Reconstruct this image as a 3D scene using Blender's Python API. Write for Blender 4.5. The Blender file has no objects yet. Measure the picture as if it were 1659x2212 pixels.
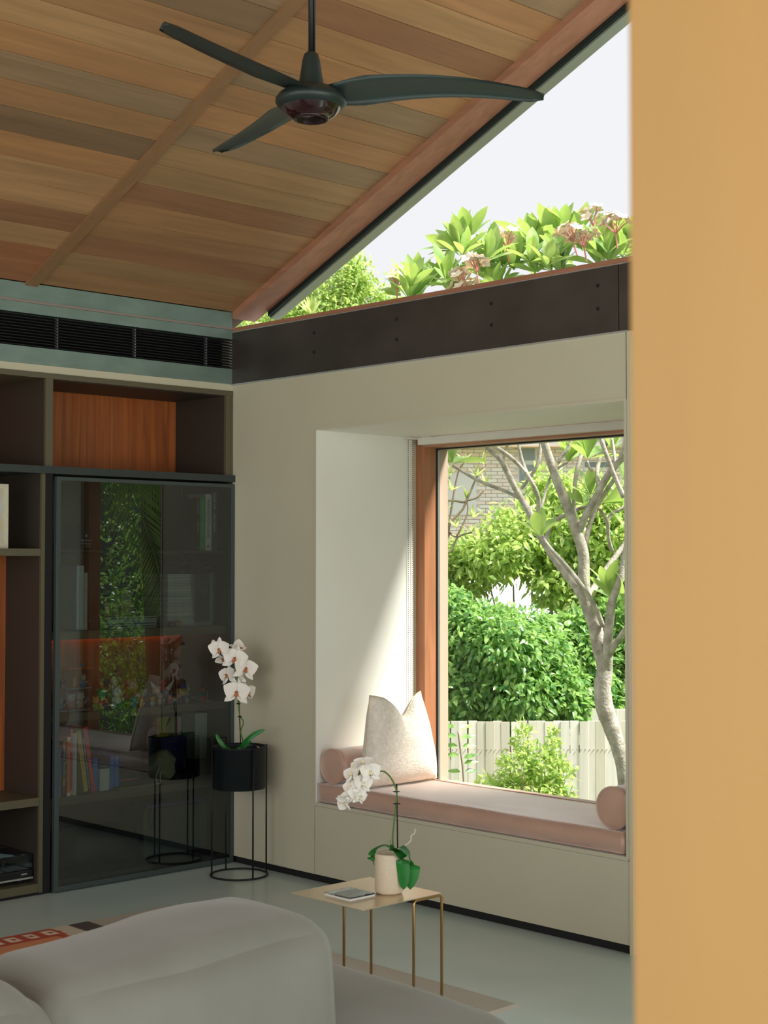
import bpy, bmesh, math, random
import numpy as np
from mathutils import Vector, Matrix, Quaternion, noise as mnoise
rnd = random.Random(7)
S = bpy.context.scene
COL = S.collection
PI = math.pi
# ------------------------------------------------------------------ camera
F_PX, PITCH, YAW = 3245.5, 0.0329, 0.0213
CAM = Vector((6.1858, -4.8361, 1.55))
_a = PI*0.75 + YAW
FW = Vector((math.cos(_a)*math.cos(PITCH), math.sin(_a)*math.cos(PITCH), math.sin(PITCH)))
RT = Vector((math.sin(_a), -math.cos(_a), 0))
UPV = RT.cross(FW)
cd = bpy.data.cameras.new('camera'); co = bpy.data.objects.new('camera', cd); COL.objects.link(co)
co.matrix_world = Matrix.Translation(CAM) @ Matrix((RT, UPV, -FW)).transposed().to_4x4()
cd.sensor_fit = 'HORIZONTAL'; cd.sensor_width = 24.0; cd.lens = 24.0*F_PX/1659
cd.clip_start = 0.05; cd.clip_end = 300
cd.dof.use_dof = True; cd.dof.focus_distance = 7.9; cd.dof.aperture_fstop = 8.5
S.camera = co
# ------------------------------------------------------------------ world, sun, exposure
W = bpy.data.worlds.new('sky'); S.world = W; W.use_nodes = True
bg = W.node_tree.nodes['Background']; bg.inputs[0].default_value = (0.955, 0.95, 1.0, 1); bg.inputs[1].default_value = 0.69
sd = bpy.data.lights.new('sun', 'SUN'); sd.energy = 8.0; sd.angle = math.radians(13.0); sd.color = (1.0, 0.955, 0.89)
so = bpy.data.objects.new('sun', sd); COL.objects.link(so)
SUN_DIR = Vector((0.48, 0.30, 0.80)).normalized()          # towards the sun
so.rotation_euler = SUN_DIR.to_track_quat('Z', 'Y').to_euler()
S.view_settings.view_transform = 'Standard'; S.view_settings.look = 'None'
S.view_settings.gamma = 1; S.view_settings.use_curve_mapping = False
S.view_settings.exposure = 0.5
# added area lights, standing in for daylight at the two open sides behind the camera
for nm_, loc_, rot_, sx_, sy_, pw_ in (('opening_fill_right', (8.5, -4.2, 1.5), (0, math.radians(90), 0), 2.6, 8.0, 102), ('opening_fill_back', (4.2, -8.4, 1.8), (math.radians(90), 0, 0), 8.0, 3.2, 88)):
    ld = bpy.data.lights.new(nm_, 'AREA'); ld.shape = 'RECTANGLE'; ld.size = sx_; ld.size_y = sy_; ld.energy = pw_; ld.color = (1.0, 0.985, 0.94)
    lo = bpy.data.objects.new(nm_, ld); COL.objects.link(lo); lo.location = loc_; lo.rotation_euler = rot_

# ------------------------------------------------------------------ geometry of the view, used to place far things
def ray(px, py): return FW + RT*((px-829.5)/F_PX) - UPV*((py-1106)/F_PX)
def at(px, py, d): return CAM + ray(px, py)*d
def onp(px, py, ax, val):
    r = ray(px, py); i = 'xyz'.index(ax); return CAM + r*((val-CAM[i])/r[i])
def depth(p): return (Vector(p)-CAM).dot(FW)

# ------------------------------------------------------------------ materials
def hexc(h):
    c = [int(h[i:i+2], 16)/255 for i in (0, 2, 4)]
    return tuple(((x+0.055)/1.055)**2.4 if x > 0.04045 else x/12.92 for x in c) + (1,)
def mat(name, col, rough=0.6, metal=0.0, var=0.0, scale=8, stretch=(1,1,1), bump=0.0, bscale=200, coat=0, spec=0.5, col2=None, coord='Object', objrand=0.0, sheen=0.0, bump_dist=0.002):
    m = bpy.data.materials.new(name); m.use_nodes = True
    nt = m.node_tree; b = nt.nodes['Principled BSDF']
    if isinstance(col, str): col = hexc(col)
    b.inputs['Base Color'].default_value = col; b.inputs['Roughness'].default_value = rough
    b.inputs['Metallic'].default_value = metal; b.inputs['Specular IOR Level'].default_value = spec
    if coat: b.inputs['Coat Weight'].default_value = coat
    if sheen: b.inputs['Sheen Weight'].default_value = sheen
    tc = nt.nodes.new('ShaderNodeTexCoord')
    if var or col2:
        mp = nt.nodes.new('ShaderNodeMapping'); mp.inputs['Scale'].default_value = stretch
        nt.links.new(tc.outputs[coord], mp.inputs[0])
        n = nt.nodes.new('ShaderNodeTexNoise'); n.inputs['Scale'].default_value = scale; n.inputs['Detail'].default_value = 6
        nt.links.new(mp.outputs[0], n.inputs['Vector'])
        if objrand:
            oi = nt.nodes.new('ShaderNodeObjectInfo'); ad = nt.nodes.new('ShaderNodeVectorMath'); ad.operation = 'ADD'
            sc = nt.nodes.new('ShaderNodeMath'); sc.operation = 'MULTIPLY'; sc.inputs[1].default_value = 37
            nt.links.new(oi.outputs['Random'], sc.inputs[0]); nt.links.new(tc.outputs[coord], ad.inputs[0]); nt.links.new(sc.outputs[0], ad.inputs[1]); nt.links.new(ad.outputs[0], mp.inputs[0])
        r = nt.nodes.new('ShaderNodeValToRGB'); nt.links.new(n.outputs['Fac'], r.inputs[0])
        if col2: c2 = hexc(col2) if isinstance(col2, str) else col2; c1 = col
        else:
            c1 = tuple(max(0, x*(1-var)) for x in col[:3])+(1,); c2 = tuple(min(1, x*(1+var)) for x in col[:3])+(1,)
        r.color_ramp.elements[0].position = 0.3; r.color_ramp.elements[1].position = 0.7
        r.color_ramp.elements[0].color = c1; r.color_ramp.elements[1].color = c2
        nt.links.new(r.outputs[0], b.inputs['Base Color'])
    if bump:
        n2 = nt.nodes.new('ShaderNodeTexNoise'); n2.inputs['Scale'].default_value = bscale; n2.inputs['Detail'].default_value = 3
        nt.links.new(tc.outputs[coord], n2.inputs['Vector'])
        bp = nt.nodes.new('ShaderNodeBump'); bp.inputs['Strength'].default_value = bump; bp.inputs['Distance'].default_value = bump_dist
        nt.links.new(n2.outputs['Fac'], bp.inputs['Height']); nt.links.new(bp.outputs[0], b.inputs['Normal'])
    return m
def wood_mat(name, stretch, dark=0.72, light=1.18, scale=3.0, base=None, rough=0.55, use_obj=True, wave=False):
    """grain over a base colour; the base is the object's own colour when use_obj"""
    m = bpy.data.materials.new(name); m.use_nodes = True; nt = m.node_tree; b = nt.nodes['Principled BSDF']; b.inputs['Roughness'].default_value = rough
    tc = nt.nodes.new('ShaderNodeTexCoord'); oi = nt.nodes.new('ShaderNodeObjectInfo')
    sc = nt.nodes.new('ShaderNodeMath'); sc.operation = 'MULTIPLY'; sc.inputs[1].default_value = 53; nt.links.new(oi.outputs['Random'], sc.inputs[0])
    ad = nt.nodes.new('ShaderNodeVectorMath'); ad.operation = 'ADD'; nt.links.new(tc.outputs['Object'], ad.inputs[0]); nt.links.new(sc.outputs[0], ad.inputs[1])
    mp = nt.nodes.new('ShaderNodeMapping'); mp.inputs['Scale'].default_value = stretch; nt.links.new(ad.outputs[0], mp.inputs[0])
    n = nt.nodes.new('ShaderNodeTexNoise'); n.inputs['Scale'].default_value = scale; n.inputs['Detail'].default_value = 8; n.inputs['Roughness'].default_value = 0.6; n.inputs['Distortion'].default_value = 0.6
    nt.links.new(mp.outputs[0], n.inputs['Vector'])
    mr = nt.nodes.new('ShaderNodeMapRange'); mr.inputs['From Min'].default_value = 0.3; mr.inputs['From Max'].default_value = 0.7; mr.inputs['To Min'].default_value = dark; mr.inputs['To Max'].default_value = light
    nt.links.new(n.outputs['Fac'], mr.inputs['Value'])
    mx = nt.nodes.new('ShaderNodeVectorMath'); mx.operation = 'SCALE'
    if use_obj: nt.links.new(oi.outputs['Color'], mx.inputs[0])
    else:
        rgb = nt.nodes.new('ShaderNodeRGB'); rgb.outputs[0].default_value = hexc(base); nt.links.new(rgb.outputs[0], mx.inputs[0])
    nt.links.new(mr.outputs[0], mx.inputs['Scale']); nt.links.new(mx.outputs[0], b.inputs['Base Color'])
    return m
def leaf_mat(name, dark, light, transl, scale=3, gloss=0.35, tmix=0.45):
    m = bpy.data.materials.new(name); m.use_nodes = True; nt = m.node_tree; b = nt.nodes['Principled BSDF']
    out = nt.nodes['Material Output']; b.inputs['Roughness'].default_value = gloss
    tc = nt.nodes.new('ShaderNodeTexCoord'); n = nt.nodes.new('ShaderNodeTexNoise'); n.inputs['Scale'].default_value = scale; n.inputs['Detail'].default_value = 4
    g = nt.nodes.new('ShaderNodeNewGeometry'); nt.links.new(g.outputs['Position'], n.inputs['Vector'])
    r = nt.nodes.new('ShaderNodeValToRGB'); r.color_ramp.elements[0].position = 0.35; r.color_ramp.elements[1].position = 0.65
    r.color_ramp.elements[0].color = hexc(dark); r.color_ramp.elements[1].color = hexc(light)
    nt.links.new(n.outputs['Fac'], r.inputs[0]); nt.links.new(r.outputs[0], b.inputs['Base Color'])
    t = nt.nodes.new('ShaderNodeBsdfTranslucent'); t.inputs[0].default_value = hexc(transl)
    mx = nt.nodes.new('ShaderNodeMixShader'); mx.inputs[0].default_value = tmix
    nt.links.new(b.outputs[0], mx.inputs[1]); nt.links.new(t.outputs[0], mx.inputs[2]); nt.links.new(mx.outputs[0], out.inputs[0])
    return m
def glass_mat(name, tint, refl, rough=0.0):
    m = bpy.data.materials.new(name); m.use_nodes = True; nt = m.node_tree; out = nt.nodes['Material Output']
    nt.nodes.remove(nt.nodes['Principled BSDF'])
    t = nt.nodes.new('ShaderNodeBsdfTransparent'); t.inputs[0].default_value = tint
    g = nt.nodes.new('ShaderNodeBsdfGlossy'); g.inputs['Roughness'].default_value = rough; g.inputs[0].default_value = (0.9, 0.97, 1, 1)
    mx = nt.nodes.new('ShaderNodeMixShader'); lw = nt.nodes.new('ShaderNodeLayerWeight'); lw.inputs['Blend'].default_value = refl
    nt.links.new(lw.outputs['Fresnel'], mx.inputs[0]); nt.links.new(t.outputs[0], mx.inputs[1]); nt.links.new(g.outputs[0], mx.inputs[2]); nt.links.new(mx.outputs[0], out.inputs[0])
    return m
def emit_mat(name, col, st):
    m = bpy.data.materials.new(name); m.use_nodes = True; b = m.node_tree.nodes['Principled BSDF']
    b.inputs['Emission Color'].default_value = hexc(col); b.inputs['Emission Strength'].default_value = st; return m
_fl = {}
def flat(h, rough=0.5, metal=0.0):
    k = (h, rough, metal)
    if k not in _fl: _fl[k] = mat('finish_'+h, h, rough, metal, var=0.06, scale=30)
    return _fl[k]
M = dict(
 wall=mat('painted_wall', 'c2bea6', 0.75, var=0.02, scale=3, bump=0.05, bscale=300),
 reveal=mat('painted_reveal', 'e6e6de', 0.6, var=0.015, scale=3),
 black=mat('black_gap', '0c0c0e', 0.7),
 steel=mat('blackened_steel', '4a4540', 0.42, 0.35, var=0.22, scale=3.5, stretch=(1,1,1.5), bump=0.03, bscale=60),
 steelg=mat('greenish_steel', '7f958b', 0.45, 0.5, var=0.14, scale=5, stretch=(1,1,2)),
 lip=mat('bright_steel_edge', 'c9ccd0', 0.3, 0.7),
 grille=mat('black_metal_slat', '17181c', 0.45, 0.3),
 grilleback=mat('grille_dark', '050506', 0.9),
 divider=mat('grille_divider', '8a8e92', 0.4, 0.4),
 board=wood_mat('ceiling_cedar', (1.6, 0.10, 1.6), 0.80, 1.15, 14.0, rough=0.5),
 cedar=wood_mat('red_cedar_x', (0.12, 1.5, 1.5), 0.8, 1.15, 16.0, base='a5745a', rough=0.5, use_obj=False),
 cedarz=wood_mat('red_cedar_z', (1.5, 1.5, 0.12), 0.8, 1.15, 16.0, base='a8714f', rough=0.5, use_obj=False),
 walnut=wood_mat('walnut_veneer', (1.2, 2.2, 0.10), 0.55, 1.25, 16.0, base='a55c2c', rough=0.35, use_obj=False),
 post=wood_mat('honey_timber', (1.0, 1.0, 0.10), 0.96, 1.04, 8.0, base='ab8249', rough=0.5, use_obj=False),
 olive=mat('olive_laminate', '5a5540', 0.5, var=0.03, scale=6),
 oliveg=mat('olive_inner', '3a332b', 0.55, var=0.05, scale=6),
 band=mat('dark_grey_metal', '3b4242', 0.4, 0.3, var=0.05),
 doorf=mat('door_frame_metal', '465050', 0.4, 0.3),
 concrete=mat('polished_concrete', 'b4ccca', 0.24, col2='c6d4d0', scale=1.7, bump=0.02, bscale=90, spec=0.6),
 glassd=glass_mat('smoked_glass', (0.60, 0.66, 0.65, 1), 0.49),
 glassw=glass_mat('window_glass', (0.97, 0.985, 0.97, 1), 0.12),
 cushion=mat('blush_linen', 'bf967f', 0.42, var=0.06, scale=14, bump=0.2, bscale=900, sheen=1.0, spec=1.0),
 boucle=mat('cream_boucle', 'f2eadd', 0.95, var=0.10, scale=60, bump=1.0, bscale=130, sheen=0.3, bump_dist=0.006),
 sofa=mat('grey_velvet', '85857b', 0.9, var=0.08, scale=4, bump=0.15, bscale=500, sheen=0.35),
 brass=mat('brushed_brass', 'b9935f', 0.28, 0.9, var=0.06, scale=6),
 brasslight=mat('champagne_metal', 'd9c7aa', 0.28, 0.6, var=0.04, scale=4),
 pot=mat('speckled_cream', 'd8c9b0', 0.6, var=0.05, scale=150),
 blackm=mat('matte_black_metal', '17191c', 0.45, 0.3),
 potb=mat('black_steel_bucket', '1d2227', 0.35, 0.5, var=0.1),
 fan=mat('charcoal_plastic', '263231', 0.42, 0.1),
 fanb=mat('fan_blade', '2c3a38', 0.5, 0.0),
 lens=mat('smoked_lens', '2a1216', 0.08, 0.0, coat=0.6),
 petal=mat('white_petal', 'f2efe6', 0.6, var=0.03, scale=60),
 yellow=mat('orchid_throat', 'd9a13c', 0.6, col2='a83a5a', scale=900),
 yellow2=mat('pale_throat', 'e8d890', 0.6, col2='f4f0e0', scale=500),
 green=leaf_mat('orchid_leaf', '1f6a2c', '2f8a3c', '3c8a30', 8, 0.3, 0.2),
 stem=mat('green_stem', '4f7a2e', 0.6, var=0.1),
 bark=mat('frangipani_bark', '8f887a', 0.85, col2='c2bcb0', scale=16, bump=0.6, bscale=60, bump_dist=0.01),
 bark2=mat('twig_bark', '9c8d78', 0.85, var=0.2, scale=10),
 frang=leaf_mat('frangipani_leaf', '6c9c54', 'b2c888', 'bcd66a', 7.0, 0.32, 0.42),
 bushl=leaf_mat('light_shrub_leaf', '6fa04c', 'cdda88', 'cfe484', 14, 0.30, 0.5),
 bushd=leaf_mat('dark_shrub_leaf', '427c4a', 'accc78', 'a8d470', 12, 0.24, 0.42),
 pale=leaf_mat('pale_leaf', '9ab05a', 'c8d68c', 'dcec9c', 6, 0.4, 0.5),
 palm=leaf_mat('palm_leaflet', '5c9448', 'c0d880', 'b8dc6c', 5, 0.22, 0.45),
 fence=wood_mat('fence_pine', (1.3, 1.3, 0.10), 0.86, 1.1, 10.0, rough=0.8),
 brick=wood_mat('house_brick', (1, 1, 1), 0.96, 1.06, 8.0, rough=0.9),
 mortar=mat('mortar', 'fffaf6', 0.9),
 render=mat('white_render', 'f2f0f2', 0.8), tile=mat('grey_roof_tile', 'a09a98', 0.8, var=0.1),
 lawn=mat('lawn_soil', '4c5a34', 0.95, col2='6f7a4c', scale=3),
 paper=mat('page_block', 'd9d6cc', 0.8), blind=mat('blind_white', 'd2d0c6', 0.55),
)
# ------------------------------------------------------------------ object helpers
def link(name, me, m=None, parent=None, smooth=False):
    o = bpy.data.objects.new(name, me); COL.objects.link(o)
    if m is not None and me is not None and not me.materials: me.materials.append(m)
    if parent: o.parent = parent
    if smooth: me.polygons.foreach_set('use_smooth', [True]*len(me.polygons))
    return o
def from_bm(name, bm, m=None, parent=None, smooth=False):
    me = bpy.data.meshes.new(name); bmesh.ops.recalc_face_normals(bm, faces=bm.faces); bm.to_mesh(me); bm.free(); return link(name, me, m, parent, smooth)
def tag(o, label=None, cat=None, group=None, kind=None):
    if label: o['label'] = label
    if cat: o['category'] = cat
    if group: o['group'] = group
    if kind: o['kind'] = kind
    return o
def empty(name, loc, label, cat, group=None, rot=None):
    o = bpy.data.objects.new(name, None); COL.objects.link(o); o.location = loc; o.empty_display_size = 0.05
    if rot is not None: o.rotation_euler = rot
    return tag(o, label, cat, group)
def B(bm, a, b, bev=0.0, M4=None):
    """axis box from corner a to corner b"""
    a = Vector(a); b = Vector(b); c = (a+b)/2; s = b-a
    r = bmesh.ops.create_cube(bm, size=1.0)
    vs = r['verts']
    for v in vs: v.co = Vector((v.co.x*abs(s.x), v.co.y*abs(s.y), v.co.z*abs(s.z))) + c
    if bev:
        es = list({e for v in vs for e in v.link_edges})
        rr = bmesh.ops.bevel(bm, geom=es, offset=bev, segments=2, affect='EDGES', profile=0.7)
        vs = list({v for f in rr['faces'] for v in f.verts} | {v for v in vs if v.is_valid})
    if M4 is not None:
        for v in vs: v.co = M4 @ v.co
def box(name, a, b, m, parent=None, bev=0.0, M4=None):
    """box whose origin is its centre; coordinates given in the parent's space"""
    a = Vector(a); b = Vector(b); c = (a+b)/2
    bm = bmesh.new(); B(bm, a-c, b-c, bev)
    o = from_bm(name, bm, m, parent); o.location = c
    return o
def tube(bm, pts, r, n=8, cap=True):
    """tapered tube along pts; r number or list"""
    pts = [Vector(p) for p in pts]; rs = r if isinstance(r, (list, tuple)) else [r]*len(pts)
    rings = []; up = None
    for i, p in enumerate(pts):
        d = (pts[min(i+1, len(pts)-1)] - pts[max(i-1, 0)]).normalized()
        if up is None: up = d.orthogonal().normalized()
        else:
            up = (up - d*up.dot(d));  up = up.normalized() if up.length > 1e-5 else d.orthogonal().normalized()
        s = d.cross(up)
        rings.append([bm.verts.new(p + (up*math.cos(2*PI*k/n) + s*math.sin(2*PI*k/n))*rs[i]) for k in range(n)])
    for a, b in zip(rings, rings[1:]):
        for k in range(n): bm.faces.new((a[k], a[(k+1) % n], b[(k+1) % n], b[k]))
    if cap: bm.faces.new(rings[0][::-1]); bm.faces.new(rings[-1])
def lathe(bm, prof, n=32, c=(0, 0, 0)):
    c = Vector(c); rings = []
    for r, z in prof:
        rings.append([bm.verts.new(c+Vector((r*math.cos(2*PI*k/n), r*math.sin(2*PI*k/n), z))) for k in range(n)] if r > 1e-6 else [bm.verts.new(c+Vector((0, 0, z)))])
    for a, b in zip(rings, rings[1:]):
        for k in range(n):
            if len(a) == 1 and len(b) == 1: continue
            if len(a) == 1: bm.faces.new((a[0], b[k], b[(k+1) % n]))
            elif len(b) == 1: bm.faces.new((a[k], a[(k+1) % n], b[0]))
            else: bm.faces.new((a[k], a[(k+1) % n], b[(k+1) % n], b[k]))
def smooth_path(pts, n=6):
    pts = [Vector(p) for p in pts]; out = []
    for i in range(len(pts)-1):
        p0 = pts[max(i-1, 0)]; p1 = pts[i]; p2 = pts[i+1]; p3 = pts[min(i+2, len(pts)-1)]
        for k in range(n):
            t = k/n; out.append(0.5*((2*p1)+(p2-p0)*t+(2*p0-5*p1+4*p2-p3)*t*t+(3*p1-p0-3*p2+p3)*t**3))
    out.append(pts[-1]); return out
def tubeo(name, pts, r, m, parent=None, n=8, smooth=True):
    bm = bmesh.new(); tube(bm, pts, r, n); return from_bm(name, bm, m, parent, smooth)
def text(name, s, size, loc, xdir, ydir, m, parent, ext=0.0006, align='CENTER', stretch=None):
    cu = bpy.data.curves.new('t', 'FONT'); cu.body = s; cu.size = size; cu.align_x = align; cu.align_y = 'CENTER'; cu.extrude = ext; cu.resolution_u = 2
    t = bpy.data.objects.new('t', cu); COL.objects.link(t)
    me = bpy.data.meshes.new_from_object(t.evaluated_get(bpy.context.evaluated_depsgraph_get()))
    bpy.data.objects.remove(t)
    X = Vector(xdir).normalized(); Y = Vector(ydir).normalized(); Z = X.cross(Y)
    if stretch:
        w = max(v.co.x for v in me.vertices)-min(v.co.x for v in me.vertices); k = stretch/max(w, 1e-6)
        for v in me.vertices: v.co.x *= k
    me.transform(Matrix((X, Y, Z)).transposed().to_4x4()); me.name = name; me.materials.clear()
    o = link(name, me, m, parent); o.location = loc; return o
def soft_block(name, size, r, m, parent=None, n=20, bulge=0.0, wob=0.0, seed=0, loc=(0, 0, 0), pinch=0):
    """upholstered block: rounded box with puffed faces"""
    bm = bmesh.new(); bmesh.ops.create_cube(bm, size=2.0)
    bmesh.ops.subdivide_edges(bm, edges=bm.edges[:], cuts=n, use_grid_fill=True)
    h = Vector(size)/2; rr = r
    inn = Vector((h.x-rr, h.y-rr, h.z-rr))
    for v in bm.verts:
        p = v.co.copy()
        # concentrate grid lines towards rounded edges
        q = Vector([math.copysign(1-(1-abs(c))**1.6, c) for c in p])
        pp = Vector((q.x*h.x, q.y*h.y, q.z*h.z))
        cl = Vector([max(-inn[i], min(inn[i], pp[i])) for i in range(3)])
        d = pp-cl
        if d.length > 1e-6: pp = cl + d.normalized()*rr
        for i in range(3):
            if abs(abs(p[i])-1) < 1e-4:
                j, k = (i+1) % 3, (i+2) % 3
                pp[i] += math.copysign(bulge*(1-q[j]**2)*(1-q[k]**2), p[i])
        if wob:
            nv = mnoise.noise_vector(pp*2.4+Vector((seed, 0, 0)))*wob + mnoise.noise_vector(pp*7+Vector((seed, 3, 0)))*wob*0.3
            pp += nv
        v.co = pp
    o = from_bm(name, bm, m, parent, True); o.location = loc; return o
def copy_tree(o, parent=None):
    c = o.copy(); COL.objects.link(c); c.parent = parent
    for ch in list(o.children): copy_tree(ch, c)
    return c

# ================================================================== SETTING
SL = 0.4312; ZC = 2.851
XR = 2.548                                     # right end of the window wall
NX0, NX1, NZ0, NZ1, ND = 0.664, 2.527, 0.382, 2.192, 0.665   # niche opening and depth
floor = box('floor', (-0.6, -8.5, -0.2), (8.5, 0.14, 0.0), M['concrete']); tag(floor, kind='structure')
# window wall, built of three panels round the niche, with seams
T = 0.16
def wall_piece(name, a, b, m=M['wall']): o = box(name, a, b, m, None, 0.002); tag(o, kind='structure'); return o
bm = bmesh.new()
for a, b in (((-0.02, 0, 0.035), (NX0-0.013, T, 2.473)), ((NX0-0.013, 0, NZ1+0.006), (XR-0.012, T, 2.473))): B(bm, a, b)
wb = from_bm('wall_window', bm, M['wall']); tag(wb, kind='structure')
for nm, a, b in (('panel', (NX0-0.010, 0, 0.035), (XR-0.006, 0.09, NZ0-0.018)), ('panel', (NX1+0.008, 0, NZ0-0.012), (XR-0.006, T, NZ1+0.004))):
    o = box(nm, Vector(a)-wb.location, Vector(b)-wb.location, M['wall'], wb, 0.002)
# lining of the niche
fr = 0.008
for nm, a, b in (('reveal', (NX0-0.0125, -0.003, NZ0-0.012), (NX0, ND, NZ1+0.006)), ('reveal', (NX1, -0.003, NZ0-0.012), (NX1+0.012, ND, NZ1+0.006)),
                 ('reveal', (NX0, -0.003, NZ1), (NX1, ND, NZ1+0.012)), ('seat_board', (NX0, -0.003, NZ0-0.016), (NX1, ND+0.03, NZ0))):
    box(nm, Vector(a)-wb.location, Vector(b)-wb.location, M['reveal'], wb, 0.0015)
for nm, a, b in (('trim_bead', (NX0-0.013, -0.0045, NZ0-0.016), (NX0-0.0005, -0.0028, NZ1+0.012)), ('trim_bead', (NX1+0.0005, -0.0045, NZ0-0.016), (NX1+0.012, -0.0028, NZ1+0.012)),
                 ('trim_bead', (NX0-0.0005, -0.0045, NZ1+0.0005), (NX1+0.0005, -0.0028, NZ1+0.012)), ('trim_bead', (NX0-0.0005, -0.0045, NZ0-0.016), (NX1+0.0005, -0.0028, NZ0-0.0005))):
    box(nm, Vector(a)-wb.location, Vector(b)-wb.location, M['wall'], wb)
# outer shell of the niche box, so that no light leaks in
for a, b in (((NX0-0.12, 0.10, 0.2), (NX0-0.014, 0.74, 2.3)), ((NX1+0.013, 0.165, 0.2), (NX1+0.12, 0.74, 2.3)), ((NX0-0.12, 0.165, NZ1+0.013), (NX1+0.12, 0.74, 2.32)), ((NX0-0.12, 0.10, 0.2), (NX1+0.12, 0.74, NZ0-0.017))):
    box('outer_lining', Vector(a)-wb.location, Vector(b)-wb.location, M['wall'], wb)
kick = box('baseboard_window', (0, 0.012, 0), (XR, 0.05, 0.035), M['black']); tag(kick, kind='structure')
# end trim at the wall's right end
e = box('trim_1', (XR-0.005, -0.004, 0), (XR+0.012, T, 2.47), M['wall']); tag(e, kind='structure')
# wall beyond the cabinet, behind everything
o = box('wall_left', (-0.6, -8.5, 0), (-0.46, 0.15, 2.88), M['wall']); tag(o, kind='structure')
o = box('trim_2', (-0.46, -8.5, 2.4375), (-0.004, 0.0, 2.4725), M['wall']); tag(o, kind='structure')   # cream strip over the cabinet
# ---- steel beam over the window wall
bz0, bz1 = 2.473, 2.742
beam = empty('steel_beam', (0, 0, bz0), 'dark blackened steel beam running over the window wall below the sloping window', 'beam')
zz = lambda z: z-bz0
box('plate', (0, -0.006, 0), (2.502, 0.10, zz(bz1)), M['steel'], beam, 0.001)
box('plate', (2.505, -0.002, 0), (XR+0.03, 0.10, zz(bz1)), M['steel'], beam, 0.001)
box('lower_edge', (0, -0.010, -0.006), (2.55, 0.10, 0), M['lip'], beam)
box('upper_edge_glint', (0, -0.010, zz(bz1)), (2.55, 0.10, zz(bz1)+0.004), M['lip'], beam)  # pale strip paints the light caught by the beam's top edge
bm = bmesh.new(); bmesh.ops.create_cone(bm, cap_ends=True, segments=10, radius1=0.0085, radius2=0.006, depth=0.006, matrix=Matrix.Rotation(PI/2, 4, 'X'))
bme = bpy.data.meshes.new('bolt'); bm.to_mesh(bme); bm.free(); bme.materials.append(M['black'])
for bx in (0.651, 1.232, 1.82, 2.402):
    for bz in (2.576, 2.67):
        o = link('bolt', bme, None, beam); o.location = (bx, -0.009, zz(bz))
# ---- duct casing over the cabinet (wall A)
YE = -3.4
duct = empty('air_grille_casing', (0, 0, 2.473), 'grey green steel casing with a long black louvre above the shelving', 'air vent')
def dz(z): return z-2.473
box('lower_panel', (-0.40, YE, 0), (0, -0.003, dz(2.552)), M['steelg'], duct, 0.001)
box('middle_panel', (-0.40, YE, dz(2.708)), (0, -0.003, dz(2.757)), M['steelg'], duct, 0.001)
box('groove_trim', (-0.40, YE, dz(2.757)), (0.006, -0.003, dz(2.768)), mat('taupe_trim', '8d8077', 0.5), duct, 0.001)  # taupe strip along the groove line
box('upper_panel', (-0.40, YE, dz(2.768)), (-0.004, -0.003, dz(2.85)), M['steelg'], duct, 0.001)
box('dark_back', (-0.40, YE, dz(2.552)), (-0.09, -0.003, dz(2.708)), M['grilleback'], duct)
sm = None
for k in range(11):
    z = 2.5585+k*0.0142
    if sm is None:
        bm = bmesh.new(); B(bm, (-0.03, YE/2+0.003, -0.0022), (0.0, -YE/2-0.003, 0.0022), 0, Matrix.Rotation(0.35, 4, 'Y'))
        sm = bpy.data.meshes.new('slat'); bm.to_mesh(sm); bm.free(); sm.materials.append(M['grille'])
    o = link('slat', sm, None, duct); o.location = (-0.004, YE/2, dz(z))
for y in (-0.162, -0.601, -1.042, -1.483, -1.924, -2.365, -2.806, -3.247):
    box('slat_divider', (-0.035, y-0.0022, dz(2.553)), (-0.012, y+0.0022, dz(2.707)), M['divider'], duct)

# ---- sloping ceiling: boards between battens
ceil = box('ceiling', (-0.5, -8.5, 0.10), (3.42/1.0, 0.14, 0.16), mat('ceiling_core', '3a2a1c', 0.8)); 
ang = math.atan(SL)
ceil.location = (0, 0, 0)
# core slab as a sheared quad above the boards
bpy.data.objects.remove(ceil)
bm = bmesh.new()
def slab(bm, x0, x1, y0, y1, zf, t):
    vs = [bm.verts.new((x, y, zf(x)+dz_)) for dz_ in (0, t) for x, y in ((x0, y0), (x1, y0), (x1, y1), (x0, y1))]
    for f in ((0, 3, 2, 1), (4, 5, 6, 7), (0, 1, 5, 4), (1, 2, 6, 5), (2, 3, 7, 6), (3, 0, 4, 7)): bm.faces.new([vs[i] for i in f])
XRIDGE = 4.0
slab(bm, -0.3, XRIDGE, -8.5, 0.14, lambda x: ZC+SL*x+0.022, 0.2)
slab(bm, XRIDGE, 8.6, -8.5, 0.14, lambda x: ZC+SL*XRIDGE+0.022-0.30*(x-XRIDGE), 0.2)
ceil = from_bm('ceiling', bm, mat('ceiling_core', '4a3522', 0.8)); tag(ceil, kind='structure')
tones = dict(o='a97c54', m='a07852', g='94795c', d='93694b', r='9c6846', l='ad865e', k='84694f', y='a07e58')
right = 'mydmmdyygomgomdlogymgkmlydm'
left  = 'rrldllokmgolmkgyomdlmgymldm'
PB = 0.1305
bmesh_cache = {}
def board(L):
    if L not in bmesh_cache:
        bm = bmesh.new(); B(bm, (-PB/2/math.cos(ang)+0.0019, -L/2+0.001, -0.009), (PB/2/math.cos(ang)-0.0019, L/2-0.001, 0.009), 0.0015, Matrix.Rotation(-ang, 4, 'Y'))
        me = bpy.data.meshes.new('board'); bm.to_mesh(me); bm.free(); me.materials.append(M['board']); bmesh_cache[L] = me
    return bmesh_cache[L]
bays = [(-1.160, 0.0, right), (-2.385, -1.222, left), (-3.61, -2.447, right[5:]+left[:5]), (-4.835, -3.672, left[7:]+right[:7])]
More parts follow.
